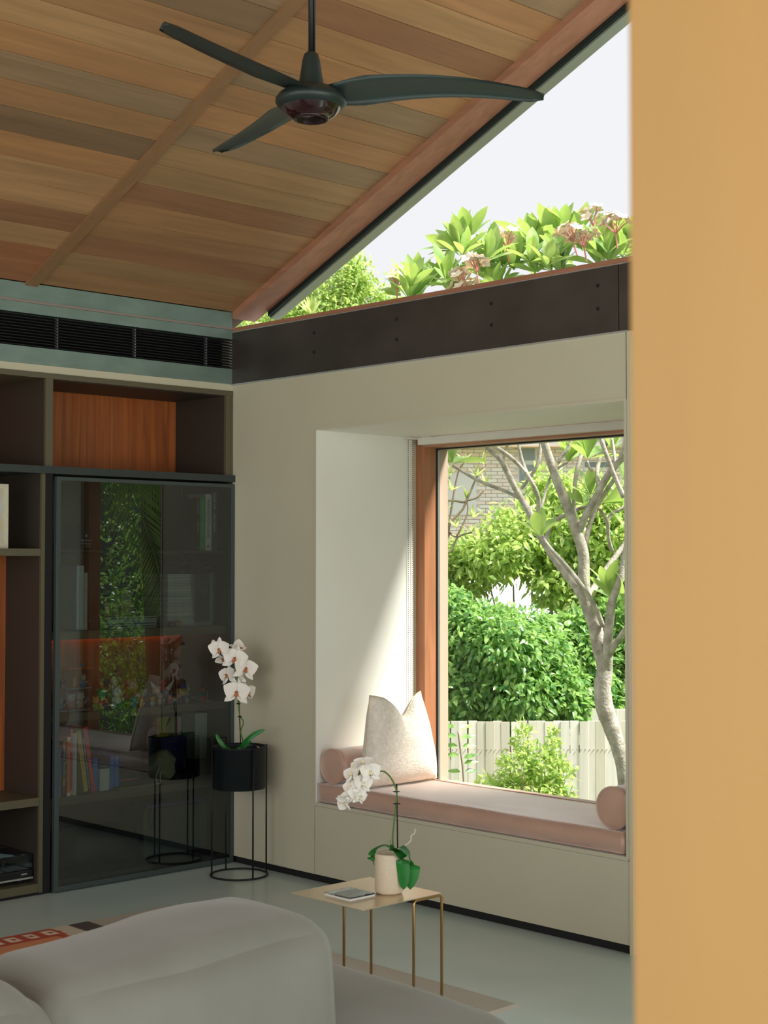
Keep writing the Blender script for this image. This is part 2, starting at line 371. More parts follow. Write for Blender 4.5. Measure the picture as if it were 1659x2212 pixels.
for (y0, y1, pat) in bays:
    L = round(y1-y0, 3)
    for k in range(26):
        xc = (k+0.5)*PB-0.003
        o = link('board', board(L), None, ceil); o.location = (xc, (y0+y1)/2, ZC+SL*xc+0.011)
        c = hexc(tones[pat[k]]); j = rnd.uniform(0.93, 1.07); o.color = (c[0]*j, c[1]*j, c[2]*j, 1)
for y in (-1.191, -2.416, -3.641, -4.866):
    bm = bmesh.new(); slab(bm, -0.004, 3.4, y-0.032, y+0.032, lambda x: ZC+SL*x-0.012, 0.024)
    o = from_bm('batten', bm, wood_mat('batten_cedar', (0.12, 1.5, 1.5), 0.88, 1.1, 14.0, base='8d6a49', use_obj=False) if y == -1.191 else bpy.data.materials['batten_cedar'], ceil)
# ---- gable window (window_1): rake, sill, glass
w1 = empty('window_1', (0, 0, 2.746), 'sloping cedar framed window under the roof edge', 'window'); del w1['category']; tag(w1, kind='structure')
def rel(o, bmx):
    for v in bmx.verts: v.co -= o.location
XT = 3.9
bm = bmesh.new(); slab(bm, 0.0, XT, -0.004, 0.150, lambda x: ZC+SL*x-0.034, 0.056); rel(w1, bm); from_bm('frame_rake', bm, M['cedar'], w1)
bm = bmesh.new(); slab(bm, 0.10, XT, 0.150, 0.168, lambda x: ZC+SL*x-0.060, 0.08); rel(w1, bm); from_bm('gasket', bm, mat('dark_gasket', '23302f', 0.4, 0.4), w1)
bm = bmesh.new(); slab(bm, 0.10, XT, 0.168, 0.23, lambda x: ZC+SL*x-0.070, 0.10); rel(w1, bm); from_bm('frame_outer', bm, mat('grey_green_metal', '8e9488', 0.5, 0.3), w1)
box('frame_sill', (0.0, -0.004, 0), (XT, 0.150, 0.022), M['cedar'], w1)
box('frame_sill_outer', (0.06, 0.150, -0.02), (XT, 0.23, 0.010), M['steelg'], w1)
bm = bmesh.new(); gx0 = 0.02
vs = [bm.verts.new(v) for v in ((gx0, 0.158, 2.765), (XT, 0.158, 2.765), (XT, 0.158, ZC+SL*XT-0.03), (gx0, 0.158, ZC+SL*gx0-0.03))]
bm.faces.new(vs); rel(w1, bm); from_bm('glass_pane', bm, M['glassw'], w1)
# small end block of the gable frame in the corner
# ---- niche window (window_2)
w2 = empty('window_2', (0, 0, NZ0), 'large picture window behind the window seat', 'window'); del w2['category']; tag(w2, kind='structure')
def r2(a): return Vector(a)-w2.location
fx0, fx1 = 0.693, 2.50
box('frame_jamb', r2((0.640, 0.700, NZ0)), r2((0.713, 0.790, NZ1)), M['cedarz'], w2, 0.001)
box('frame_jamb', r2((fx1-0.02, 0.700, NZ0)), r2((2.62, 0.790, NZ1)), M['cedarz'], w2, 0.001)
box('frame_head', r2((0.713, 0.700, 2.140)), r2((fx1-0.02, 0.790, NZ1)), M['cedar'], w2, 0.001)
box('frame_sill', r2((0.713, 0.700, NZ0)), r2((fx1-0.02, 0.790, NZ0+0.035)), M['cedar'], w2, 0.001)
gk = bpy.data.materials['dark_gasket']
box('gasket', r2((0.713, 0.785, NZ0+0.03)), r2((0.7195, 0.798, 2.14)), gk, w2)
box('gasket', r2((0.713, 0.785, 2.133)), r2((fx1-0.02, 0.798, 2.14)), gk, w2)
box('glass_bead', r2((0.7195, 0.792, NZ0+0.03)), r2((0.7225, 0.80, 2.13)), M['lip'], w2)
box('frame_outer', r2((0.66, 0.80, NZ0-0.03)), r2((0.7265, 0.86, 2.22)), mat('taupe_frame', 'b09a88', 0.6), w2)
box('frame_outer', r2((0.66, 0.80, 2.135)), r2((2.6, 0.86, 2.22)), bpy.data.materials['taupe_frame'], w2)
box('frame_outer', r2((0.66, 0.80, NZ0-0.05)), r2((2.6, 0.86, NZ0+0.03)), bpy.data.materials['taupe_frame'], w2)
bm = bmesh.new(); bm.faces.new([bm.verts.new(r2(v)) for v in ((0.713, 0.797, NZ0+0.03), (2.49, 0.797, NZ0+0.03), (2.49, 0.797, 2.14), (0.713, 0.797, 2.14))]); from_bm('glass_pane', bm, M['glassw'], w2)
# ---- roller blind with chain
bl = empty('roller_blind', (0.70, 0.66, 2.155), 'white roller blind cassette with bead chain at the top of the window niche', 'blind')
def rb(a): return Vector(a)-bl.location
box('cassette', rb((0.706, 0.655, 2.152)), rb((NX1-0.004, 0.712, 2.190)), M['blind'], bl, 0.004)
box('end_bracket', rb((0.668, 0.600, 2.180)), rb((0.706, 0.700, 2.191)), M['blind'], bl, 0.002)
bm = bmesh.new()
for (cx_, cy_) in ((0.672, 0.622), (0.672, 0.652)):
    for k in range(150):
        z = 2.178-k*0.0108
        for t in (0,):
            bmesh.ops.create_icosphere(bm, subdivisions=0, radius=0.0024, matrix=Matrix.Translation(rb((cx_, cy_, z)))) if False else bmesh.ops.create_cube(bm, size=0.0040, matrix=Matrix.Translation(rb((cx_, cy_, z)))@Matrix.Rotation(0.7, 4, (1, 1, 0)))
tag(from_bm('bead_chain', bm, mat('bead_grey', '8f8c84', 0.4), bl), kind='stuff')

# ================================================================== SHELVING
cab = empty('wall_shelving_unit', (0, -1.1, 0), 'olive and walnut built-in shelving along the left wall', 'shelving')
def rc(a): return Vector(a)-cab.location
def cbx(name, a, b, m, bev=0.001): return box(name, rc(a), rc(b), m, cab, bev)
CY0 = -2.30
OL = M['olive']; IN = M['oliveg']
cbx('top_rail', (-0.43, CY0, 2.411), (0.004, 0.018, 2.437), OL)
cbx('end_panel', (-0.43, -0.014, 1.998), (0.004, -0.006, 2.411), OL)
cbx('end_panel', (-0.43, -0.048, 1.998), (0.004, -0.016, 2.411), OL)
cbx('end_panel', (-0.43, -0.005, 0.0), (0.003, -0.001, 2.411), OL)
cbx('upright', (-0.43, -1.113, 1.998), (0.004, -1.074, 2.411), OL)
cbx('upright', (-0.43, -1.131, 0.012), (0.004, -1.112, 1.962), OL)
cbx('upright', (-0.43, -2.30, 0.012), (0.004, -2.262, 2.411), OL)
# inner dark linings of the cells
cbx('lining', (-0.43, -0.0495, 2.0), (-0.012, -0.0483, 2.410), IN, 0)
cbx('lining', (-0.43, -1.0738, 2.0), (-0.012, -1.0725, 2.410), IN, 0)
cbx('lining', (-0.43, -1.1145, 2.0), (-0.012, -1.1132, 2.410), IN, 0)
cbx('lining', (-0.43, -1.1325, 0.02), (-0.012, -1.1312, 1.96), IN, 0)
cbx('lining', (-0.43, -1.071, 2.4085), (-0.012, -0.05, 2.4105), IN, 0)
cbx('horizontal_band', (-0.43, CY0, 1.962), (0.024, 0.000, 1.997), M['band'])
cbx('back_panel', (-0.45, -1.074, 1.997), (-0.432, -0.05, 2.411), M['walnut'])
cbx('back_panel', (-0.45, -2.262, 1.997), (-0.432, -1.113, 2.411), M['walnut'])
cbx('back_panel', (-0.335, -2.262, 0.43), (-0.315, -1.133, 1.58), M['walnut'])
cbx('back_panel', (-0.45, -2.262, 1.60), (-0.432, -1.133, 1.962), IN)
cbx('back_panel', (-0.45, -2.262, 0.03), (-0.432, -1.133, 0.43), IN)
cbx('shelf', (-0.43, -2.262, 1.576), (0.004, -1.1325, 1.610), OL)
cbx('shelf', (-0.43, -2.262, 0.415), (0.004, -1.1325, 0.452), OL)
cbx('shelf', (-0.43, -2.262, 0.016), (0.004, -1.1325, 0.055), OL)
cbx('plinth', (-0.43, -2.30, 0.0), (-0.012, -0.02, 0.016), M['black'])
cbx('upright', (-0.43, -1.108, 0.012), (-0.006, -1.066, 1.962), M['black'])
# glazed section interior
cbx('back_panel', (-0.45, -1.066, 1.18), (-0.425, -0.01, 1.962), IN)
cbx('back_panel', (-0.45, -1.066, 0.80), (-0.425, -0.01, 1.18), M['walnut'])
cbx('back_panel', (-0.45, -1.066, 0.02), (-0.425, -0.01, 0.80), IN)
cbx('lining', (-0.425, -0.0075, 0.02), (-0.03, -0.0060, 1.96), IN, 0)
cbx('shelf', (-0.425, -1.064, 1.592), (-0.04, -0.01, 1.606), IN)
sh2 = cbx('shelf', (-0.425, -1.064, 1.176), (-0.04, -0.01, 1.216), OL)
cbx('shelf', (-0.425, -1.064, 0.788), (-0.04, -0.01, 0.826), OL)
cbx('shelf', (-0.425, -1.064, 0.393), (-0.04, -0.01, 0.431), OL)
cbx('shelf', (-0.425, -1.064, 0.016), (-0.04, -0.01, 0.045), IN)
cbx('led_strip', (-0.415, -1.06, 1.170), (-0.405, -0.02, 1.1755), emit_mat('led_warm', 'ff7a30', 3.0), 0)
# glass door
door = empty('glass_cabinet_door', (0.012, -0.53, 0.0), 'smoked glass door in a slim dark metal frame, toys and books behind it', 'door')
def rd(a): return Vector(a)-door.location
dy0, dy1, dzb, dzt = -1.062, -0.003, 0.006, 1.950
DF = M['doorf']
for nm, a, b in (('frame_stile', (0.0, dy0, dzb), (0.022, dy0+0.024, dzt)), ('frame_stile', (0.0, dy1-0.020, dzb), (0.022, dy1, dzt)),
             ('frame_rail', (0.0, dy0+0.024, dzb), (0.022, dy1-0.020, dzb+0.024)), ('frame_rail', (0.0, dy0+0.024, dzt-0.018), (0.022, dy1-0.020, dzt))):
    box(nm, rd(a), rd(b), DF, door, 0.0015)
bm = bmesh.new(); bm.faces.new([bm.verts.new(rd(v)) for v in ((0.016, dy0+0.02, dzb+0.02), (0.016, dy1-0.018, dzb+0.02), (0.016, dy1-0.018, dzt-0.015), (0.016, dy0+0.02, dzt-0.015))]); from_bm('glass_pane', bm, M['glassd'], door)


# ================================================================== WINDOW SEAT
# ---- seat cushion with piping
CH = 0.092; CZ = NZ0+0.004
cu = empty('seat_cushion', (1.592, 0.248, CZ), 'long blush pink linen seat cushion with piped edges on the window seat', 'cushion')
def rr_loop(x0, x1, y0, y1, r, n=5):
    out = []
    for cx_, cy_, a0 in ((x1-r, y0+r, -PI/2), (x1-r, y1-r, 0), (x0+r, y1-r, PI/2), (x0+r, y0+r, PI)):
        for k in range(n+1): a = a0+PI/2*k/n; out.append((cx_+r*math.cos(a), cy_+r*math.sin(a)))
    return out
hx, hy = 0.920, 0.244
bm = bmesh.new(); bmesh.ops.create_grid(bm, x_segments=90, y_segments=28, size=1.0)
top = bm.verts[:]
for v in top:
    u, w = v.co.x, v.co.y
    e_ = max(abs(u), abs(w))
    z = CH - 0.006 + 0.008*(1-abs(u)**6)*(1-abs(w)**4) + 0.0035*mnoise.noise(Vector((u*5, w*1.6, 2)))*(1-e_**8)
    z -= 0.004*math.exp(-((w+0.75)/0.10)**2)*(0.5+0.5*math.sin(u*9))
    v.co = Vector((u*hx, w*hy + 0.003*math.sin(u*11)*(w < -0.9), z))
# sides
bd = [e for e in bm.edges if e.is_boundary]
r = bmesh.ops.extrude_edge_only(bm, edges=bd); nv = [v for v in r['geom'] if isinstance(v, bmesh.types.BMVert)]
for v in nv: v.co.z = CH*0.5; v.co.x *= 1.004; v.co.y *= 1.010
bd = [e for e in r['geom'] if isinstance(e, bmesh.types.BMEdge)]
r = bmesh.ops.extrude_edge_only(bm, edges=bd); nv = [v for v in r['geom'] if isinstance(v, bmesh.types.BMVert)]
for v in nv: v.co.z = 0.003; v.co.x /= 1.004; v.co.y /= 1.010
bmesh.ops.holes_fill(bm, edges=[e for e in bm.edges if e.is_boundary], sides=0)
o = from_bm('cushion_cover', bm, M['cushion'], cu, True)
for z, nm in ((CH-0.004, 'piping'), (0.006, 'piping')):
    pts = [(x, y, z+0.0012*math.sin(x*9)) for x, y in rr_loop(-hx, hx, -hy-0.0015, hy+0.0015, 0.012)]
    pts2 = []
    for i in range(len(pts)):
        a = Vector(pts[i]); b = Vector(pts[(i+1) % len(pts)]); m_ = max(1, int((b-a).length/0.06))
        for k in range(m_):
            p = a.lerp(b, k/m_); p.z = z+0.0015*math.sin(p.x*9+1)*(1 if z > 0.03 else 0.3); pts2.append(p)
    pts2.append(pts2[0])
    tubeo(nm, pts2, 0.0032, M['cushion'], cu, 6)
# ---- bolsters
def bolster(cx_, lab):
    b = empty('bolster', (cx_, 0.252, CZ+CH+0.0835), lab, 'bolster', 'bolsters at the two ends of the window seat')
    r_, h = 0.083, 0.228
    bm = bmesh.new(); prof = [(0, -h-0.006), (r_*0.5, -h-0.005), (r_*0.85, -h-0.002), (r_, -h)]
    for k in range(13):
        t = k/12; prof.append((r_*(1+0.010*math.sin(t*PI)), -h+2*h*t))
    prof += [(r_*0.85, h+0.002), (r_*0.5, h+0.005), (0, h+0.006)]
    lathe(bm, prof, 40); bmesh.ops.rotate(bm, verts=bm.verts, matrix=Matrix.Rotation(PI/2, 3, 'X'))
    from_bm('bolster_cover', bm, M['cushion'], b, True)
    for s in (-1, 1):
        pts = [(r_*1.005*math.cos(2*PI*k/40), s*h, r_*1.005*math.sin(2*PI*k/40)) for k in range(41)]
        tubeo('piping', pts, 0.0032, M['cushion'], b, 6)
    return b
bolster(NX0+0.088, 'blush linen bolster cushion at the left end of the window seat, behind the cream pillow')
bolster(NX1-0.084, 'blush linen bolster cushion at the right end of the window seat')
# ---- pillow, leaning back against the left bolster, karate chopped
pl = empty('pillow', (0.985, 0.262, CZ+CH+0.005), 'cream boucle pillow with a dented top leaning on the left bolster', 'pillow')
bm = bmesh.new(); n = 44; H = 0.415; Wd = 0.49
tilt = math.radians(8)
def pil(u, v, s):
    # u across (y), v up 0..1, s side
    w = (2*v-1)
    prof = (max(0, 1-abs(u)**3.2)**0.55)*(max(0, 1-abs(w)**3.0)**0.55)
    th = 0.098*prof*(1.15-0.40*v)
    yy = u*Wd/2*(1-0.05*(1-w*w)) ; z = v*H
    # pinched sides, dent at the top
    yy *= 1-0.30*v**1.6; yy += 0.02*v
    dent = math.exp(-((u-0.18)/0.40)**2)
    z -= 0.100*dent*v**2.0
    tips = abs(u)**3*max(0, w)**3; z += 0.015*tips
    z += 0.02*(1-abs(u)**2)*0 + 0.018*(abs(u)**2)*(1-v)**3*0
    th *= 1-0.5*math.exp(-((u-0.02)/0.12)**2)*max(0, w)**1.5
    th += 0.008*mnoise.noise(Vector((u*2.2, w*2.2, s*3)))*prof
    x = s*th
    # bottom hangs round
    z += -0.01*(1-u*u)*(1-v)
    return Vector((x, yy, max(0.0, z)))
grid = {}
for s in (-1, 1):
    for i in range(n+1):
        for j in range(n+1):
            u = -1+2*i/n; v = j/n
            edge = i in (0, n) or j in (0, n)
            if s == 1 and edge: grid[(s, i, j)] = grid[(-1, i, j)]; continue
            p = pil(u, v, s)
            if edge: p.x = 0
            p = Matrix.Rotation(-tilt, 3, 'Y') @ p
            grid[(s, i, j)] = bm.verts.new(p)
for s in (-1, 1):
    for i in range(n):
        for j in range(n):
            f = [grid[(s, i, j)], grid[(s, i+1, j)], grid[(s, i+1, j+1)], grid[(s, i, j+1)]]
            bm.faces.new(f if s == 1 else f[::-1])
pts = [grid[(1, i, 0)].co.copy() for i in range(n+1)]+[grid[(1, n, j)].co.copy() for j in range(1, n+1)]+[grid[(1, i, n)].co.copy() for i in range(n-1, -1, -1)]+[grid[(1, 0, j)].co.copy() for j in range(n-1, -1, -1)]
from_bm('pillow_cover', bm, M['boucle'], pl, True)
bm = bmesh.new(); tube(bm, pts, 0.0035, 6); from_bm('seam', bm, mat('cream_seam', 'd8ccae', 0.9), pl, True)

# ================================================================== ORCHIDS
def petal_grid(bm, M4, L, Wp, cup=0.15, tip=0.6, n=5):
    """one rounded petal as a solid-looking curved sheet, base at the origin, along +Y, facing +Z"""
    rows = []
    for j in range(n+1):
        t = j/n; w = Wp*(math.sin(PI*min(1, t**tip*0.97+0.03))**0.7)*(0.5 if j == 0 else 1)
        if j == n: w = Wp*0.08
        y = L*t; z = cup*L*(t*t*0.6)-cup*L*0.1*math.sin(t*PI)
        rows.append([bm.verts.new(M4 @ Vector((w*(k-2)/2*0.5, y, z+cup*L*0.25*((k-2)/2)**2))) for k in range(5)])
    for a, b in zip(rows, rows[1:]):
        for k in range(4): bm.faces.new((a[k], a[k+1], b[k+1], b[k]))
def orchid_flower(parent, loc, normal, size, roll=0.0, pale=False):
    N = Vector(normal).normalized(); q = N.to_track_quat('Z', 'Y')
    f = empty('flower', loc, None, None); f.parent = parent; f.rotation_mode = 'QUATERNION'; f.rotation_quaternion = q @ Quaternion((0, 0, 1), roll)
    key = 'orchid_petals'
    if key not in bpy.data.meshes:
        bm = bmesh.new()
        for a in (0, 130, 230): petal_grid(bm, Matrix.Rotation(math.radians(a), 4, 'Z')@Matrix.Translation((0, 0.04, -0.05)), 0.54, 0.30, -0.22, 0.8)
        for a in (68, -68): petal_grid(bm, Matrix.Rotation(math.radians(a), 4, 'Z')@Matrix.Translation((0, 0.02, 0.01)), 0.54, 0.66, 0.16, 0.62)
        me = bpy.data.meshes.new(key); bm.to_mesh(me); bm.free(); me.materials.append(M['petal']); me.polygons.foreach_set('use_smooth', [True]*len(me.polygons))
        bm = bmesh.new()
        for a in (-35, 35): petal_grid(bm, Matrix.Rotation(math.radians(a), 4, 'Z')@Matrix.Rotation(math.radians(60), 4, 'X'), 0.17, 0.14, 0.3)
        petal_grid(bm, Matrix.Rotation(PI, 4, 'Z')@Matrix.Rotation(math.radians(25), 4, 'X'), 0.26, 0.17, 0.3)
        bmesh.ops.create_icosphere(bm, subdivisions=1, radius=0.05, matrix=Matrix.Translation((0, 0.02, 0.06)))
        ml = bpy.data.meshes.new('orchid_lip'); bm.to_mesh(ml); bm.free(); ml.materials.append(M['yellow']); ml.polygons.foreach_set('use_smooth', [True]*len(ml.polygons))
    p = link('petals', bpy.data.meshes['orchid_petals'], None, f); 
    if pale and 'orchid_lip_pale' not in bpy.data.meshes:
        mp_ = bpy.data.meshes['orchid_lip'].copy(); mp_.name = 'orchid_lip_pale'; mp_.materials[0] = M['yellow2']
    l = link('lip', bpy.data.meshes['orchid_lip_pale' if pale else 'orchid_lip'], None, f)
    f.scale = (size, size, size); return f
def orchid_leaf(parent, path, w, m=None, face=False):
    """strap leaf along a path of points, folded at the midrib"""
    pts = smooth_path(path, 5); bm = bmesh.new(); rows = []; n = len(pts)
    for i, p in enumerate(pts):
        t = i/(n-1); d = (pts[min(i+1, n-1)]-pts[max(i-1, 0)]).normalized(); s = d.cross(-FW) if face else d.cross(Vector((0, 0, 1)))
        if s.length < 0.25: s = Vector((RT.x, RT.y, 0))
        s = s.normalized(); up = s.cross(d)
        ww = w*(0.35+0.65*math.sin(PI*min(1, 0.12+t*0.80))) * (1 if i < n-1 else 0.05) * (1 if t < 0.8 else (1-((t-0.8)/0.2)**2*0.75))
        rows.append([bm.verts.new(p + s*ww*k/2 + up*(abs(k)*0.10*ww)) for k in (-1, -0.5, 0, 0.5, 1)])
    for a, b in zip(rows, rows[1:]):
        for k in range(4): bm.faces.new((a[k], a[k+1], b[k+1], b[k]))
    return from_bm('leaf', bm, m or M['green'], parent, True)
# ---- black plant stand with bucket, in the corner
px0, py0 = 0.290, -0.178
ps = empty('plant_stand', (px0, py0, 0), 'tall black wire plant stand with a round steel bucket in the corner', 'plant stand')
RB = 0.133
tubeo('base_ring', [(0.140*math.cos(2*PI*k/48), 0.140*math.sin(2*PI*k/48), 0.005) for k in range(49)], 0.0048, M['blackm'], ps, 8)
ca = math.atan2(CAM.y-py0, CAM.x-px0)
for k, a in enumerate((ca+0.50, ca-1.30, ca+PI+0.50, ca+PI-1.30)):
    x, y = 0.139*math.cos(a), 0.139*math.sin(a)
    tubeo('leg', [(x, y, 0.005), (x, y, 0.668 if k in (1, 2) else 0.64)], 0.0042, M['blackm'], ps, 8)
tubeo('top_ring', [(0.139*math.cos(ca+0.5+PI+k*0.05), 0.139*math.sin(ca+0.5+PI+k*0.05), 0.668) for k in range(0, 28)], 0.0042, M['blackm'], ps, 8)
bm = bmesh.new(); lathe(bm, [(0, 0.43), (RB-0.004, 0.43), (RB, 0.434), (RB, 0.628), (RB+0.003, 0.631), (RB+0.003, 0.636), (RB-0.002, 0.637), (RB-0.004, 0.630), (RB-0.006, 0.59), (0, 0.59)], 48); from_bm('bucket', bm, M['potb'], ps, True)
bm = bmesh.new(); lathe(bm, [(0, 0.594), (RB-0.008, 0.594)], 24); from_bm('potting_bark', bm, mat('potting_bark', '2a1f16', 0.95), ps)
# plant
dn = depth((px0, py0, 0.8))
def stp(px, py, dd=0.0): return at(px, py, dn+dd)
oc = empty('orchid', (px0, py0, 0.60), 'tall white orchid with two green leaves in the black bucket', 'orchid')
def ro(p): return Vector(p)-oc.location
stem_px = [(524, 1616), (524, 1598), (520, 1580), (526, 1560), (518, 1545), (515, 1520), (514, 1495), (512, 1470), (508, 1440), (500, 1415), (490, 1400), (478, 1398)]
pts = [ro(stp(x, y, -0.01*(y < 1500))) for x, y in stem_px]
tubeo('flower_stem', smooth_path(pts, 4), 0.0034, M['stem'], oc, 6)
tubeo('stake', [ro(stp(520, 1612, 0.01)), ro(stp(517, 1530, 0.01)), ro(stp(513, 1470, 0.01)), ro(stp(511, 1445, 0.01))], 0.0028, M['blackm'], oc, 6)
for q in ((518, 1548), (515, 1520)):
    bm = bmesh.new(); bmesh.ops.create_cube(bm, size=1, matrix=Matrix.Translation(ro(stp(*q, -0.005)))@Matrix.Diagonal((0.022, 0.008, 0.006, 1))); from_bm('clip', bm, M['blackm'], oc)
tocam = (CAM-Vector((px0, py0, 1.1))).normalized(); sc = dn/F_PX
for (x, y, s, nr, roll) in ((474, 1403, 40, (-0.35, -0.05), 0.1), (507, 1423, 46, (-0.1, 0.1), -0.25), (530, 1445, 44, (0.35, 0.1), -0.2), (491, 1459, 38, (-0.9, 0.2), 0.2),
                         (511, 1496, 48, (-0.05, 0.05), -0.1), (536, 1498, 36, (1.2, -0.1), 0.2), (516, 1400, 34, (0.6, 0.9), 0.9), (482, 1425, 30, (-0.2, -1.2), 3.0), (512, 1462, 34, (-0.6, 0.2), 0.3)):
    Nn = tocam + RT*nr[0] + UPV*nr[1]
    orchid_flower(oc, ro(stp(x, y, -0.03 if s > 39 else 0.02)), Nn, s*sc*1.16, roll)
bm = bmesh.new(); bmesh.ops.create_icosphere(bm, subdivisions=2, radius=0.011, matrix=Matrix.Translation(ro(stp(461, 1388)))@Matrix.Diagonal((1, 1, 1.3, 1))); from_bm('bud', bm, M['petal'], oc, True)
orchid_leaf(oc, [ro(stp(520, 1615, -0.02)), ro(stp(533, 1600, -0.05)), ro(stp(552, 1585, -0.05)), ro(stp(573, 1576, -0.04))], 0.026, None, True)
orchid_leaf(oc, [ro(stp(512, 1618, 0)), ro(stp(530, 1610, 0.01)), ro(stp(543, 1598, 0.03))], 0.022, None, True)
orchid_leaf(oc, [ro(stp(500, 1622, 0.0)), ro(stp(484, 1612, 0.02)), ro(stp(474, 1600, 0.03)), ro(stp(467, 1585, 0.03))], 0.022, None, True)
tubeo('air_root', [ro(stp(555, 1612, -0.02)), ro(stp(563, 1617, -0.03)), ro(stp(571, 1624, -0.03))], [0.004, 0.003, 0.002], M['bark2'], oc, 6)

# ---- brass side table with cantilevered top
TZ = 0.450
tb = empty('side_table', (2.52, -1.285, 0), 'small brushed brass side table with a thin square top and bent rod legs', 'table')
def rt(p): return Vector(p)-tb.location
tx0, tx1, ty0, ty1 = 2.337, 2.688, -1.578, -1.218
bm = bmesh.new(); B(bm, rt((tx0, ty0, TZ-0.003)), rt((tx1, ty1, TZ)), 0.001); from_bm('table_top', bm, M['brasslight'], tb)
def ufr(x, y0, y1):
    pts = [(x, y0, 0.013), (x, y0, TZ-0.022)]
    pts += [(x, y0+0.014*(1-math.cos(a)), TZ-0.022+0.014*math.sin(a)) for a in (0.4, 0.8, 1.2, PI/2)]
    pts += [(x, y1-0.014*(1-math.cos(a)), TZ-0.022+0.014*math.sin(a)) for a in (PI/2, 1.2, 0.8, 0.4)]
    pts += [(x, y1, TZ-0.022), (x, y1, 0.013)]
    tubeo('leg_frame', [rt(p) for p in pts], 0.0048, M['brass'], tb, 10)
ufr(2.350, -1.350, -1.222); ufr(2.683, -1.345, -1.214)
# ---- jewel case on the table
jc = empty('cd_case', (2.505, -1.465, TZ), 'clear plastic disc case lying on the brass side table', 'case')
clear = glass_mat('clear_plastic', (0.96, 0.97, 0.98, 1), 0.3, 0.05)
box('case_lid', (-0.062, -0.056, 0.006), (0.062, 0.056, 0.0105), clear, jc, 0.001)
box('case_tray', (-0.062, -0.056, 0.0), (0.062, 0.056, 0.005), flat('eceeee', 0.25), jc, 0.001)  # tray whitened to paint the highlights of the clear plastic
bm = bmesh.new(); lathe(bm, [(0.008, 0.0053), (0.052, 0.0053), (0.052, 0.006), (0.008, 0.006)], 40); from_bm('disc', bm, mat('disc_silver', 'dcdfe2', 0.35, 0.5), jc, True)
# ---- orchid in the cream pot
wo = empty('potted_orchid', (2.567, -1.345, TZ), 'white orchid arching from a cream ceramic pot on the brass side table', 'orchid')
PR_, PH = 0.0475, 0.132
bm = bmesh.new(); lathe(bm, [(0, 0), (PR_-0.012, 0.0), (PR_-0.004, 0.003), (PR_, 0.010), (PR_, PH-0.004), (PR_-0.0015, PH), (PR_-0.005, PH), (PR_-0.006, PH-0.004), (PR_-0.006, PH-0.015), (0, PH-0.015)], 48); from_bm('pot', bm, M['pot'], wo, True)
dw = depth((2.567, -1.345, 0.65))
def wp(px, py, dd=0.0): return at(px, py, dw+dd)-wo.location
OX, OY = 3, -2    # measured shift of the pot in the picture
st = [(853, 1842), (848, 1815), (851, 1780), (855, 1740), (857, 1712), (850, 1690), (840, 1675), (828, 1666), (815, 1668), (800, 1675), (785, 1690), (770, 1712), (760, 1732)]
tubeo('flower_stem', smooth_path([wp(x, y, -0.02 if i > 7 else 0) for i, (x, y) in enumerate(st)], 4), 0.0028, M['stem'], wo, 6)
tubeo('stake', [wp(859, 1838, 0.005), wp(858, 1760, 0.005), wp(857, 1693, 0.005)], 0.0022, M['blackm'], wo, 6)
for q in ((856, 1710), (857, 1736)):
    bm = bmesh.new(); bmesh.ops.create_cube(bm, size=1, matrix=Matrix.Translation(wp(*q, 0))@Matrix.Diagonal((0.016, 0.016, 0.003, 1))); from_bm('clip', bm, M['blackm'], wo)
tc2 = (CAM-wo.location).normalized(); sc2 = dw/F_PX
for (x, y, s, nr, roll) in ((785, 1648, 40, (-0.3, 0.9), 0.2), (800, 1668, 44, (0.25, 0.1), 0.1), (760, 1672, 40, (-0.7, 0.5), 0.3), (784, 1692, 42, (0.4, 0.0), -0.1), (758, 1700, 36, (-0.6, 0.3), 0.4),
                         (772, 1712, 42, (0.3, -0.1), 0.2), (755, 1722, 36, (-0.3, -0.2), 0.3), (778, 1722, 34, (0.8, -0.2), -0.2), (741, 1734, 36, (-0.5, -0.6), 1.3), (765, 1655, 22, (-1, 0.4), 0)):
    orchid_flower(wo, wp(x, y, -0.035+0.01*rnd.random()), tc2+RT*nr[0]*1.3+UPV*nr[1]*1.3, s*sc2*1.05, roll, True)
orchid_leaf(wo, [wp(850, 1838, -0.01), wp(862, 1832, -0.03), (wp(880, 1848, -0.04)), wp(890, 1880, -0.04), wp(886, 1922, -0.04)], 0.062)
orchid_leaf(wo, [wp(852, 1836, 0.0), wp(866, 1846, -0.045), wp(872, 1885, -0.05), wp(872, 1922, -0.05)], 0.045)
orchid_leaf(wo, [wp(850, 1838, 0.0), wp(832, 1828, 0.01), wp(812, 1836, 0.01), wp(803, 1852, 0.0), wp(808, 1870, 0.0)], 0.036)
orchid_leaf(wo, [wp(850, 1838, 0.0), wp(845, 1828, -0.01), wp(841, 1815, -0.01)], 0.018)
tubeo('air_root', smooth_path([wp(858, 1838), wp(866, 1828), (wp(875, 1826)), wp(887, 1816), wp(888, 1806), wp(895, 1800), wp(897, 1790)], 4), 0.0026, mat('root_pale', 'c9c4b2', 0.8), wo, 6)

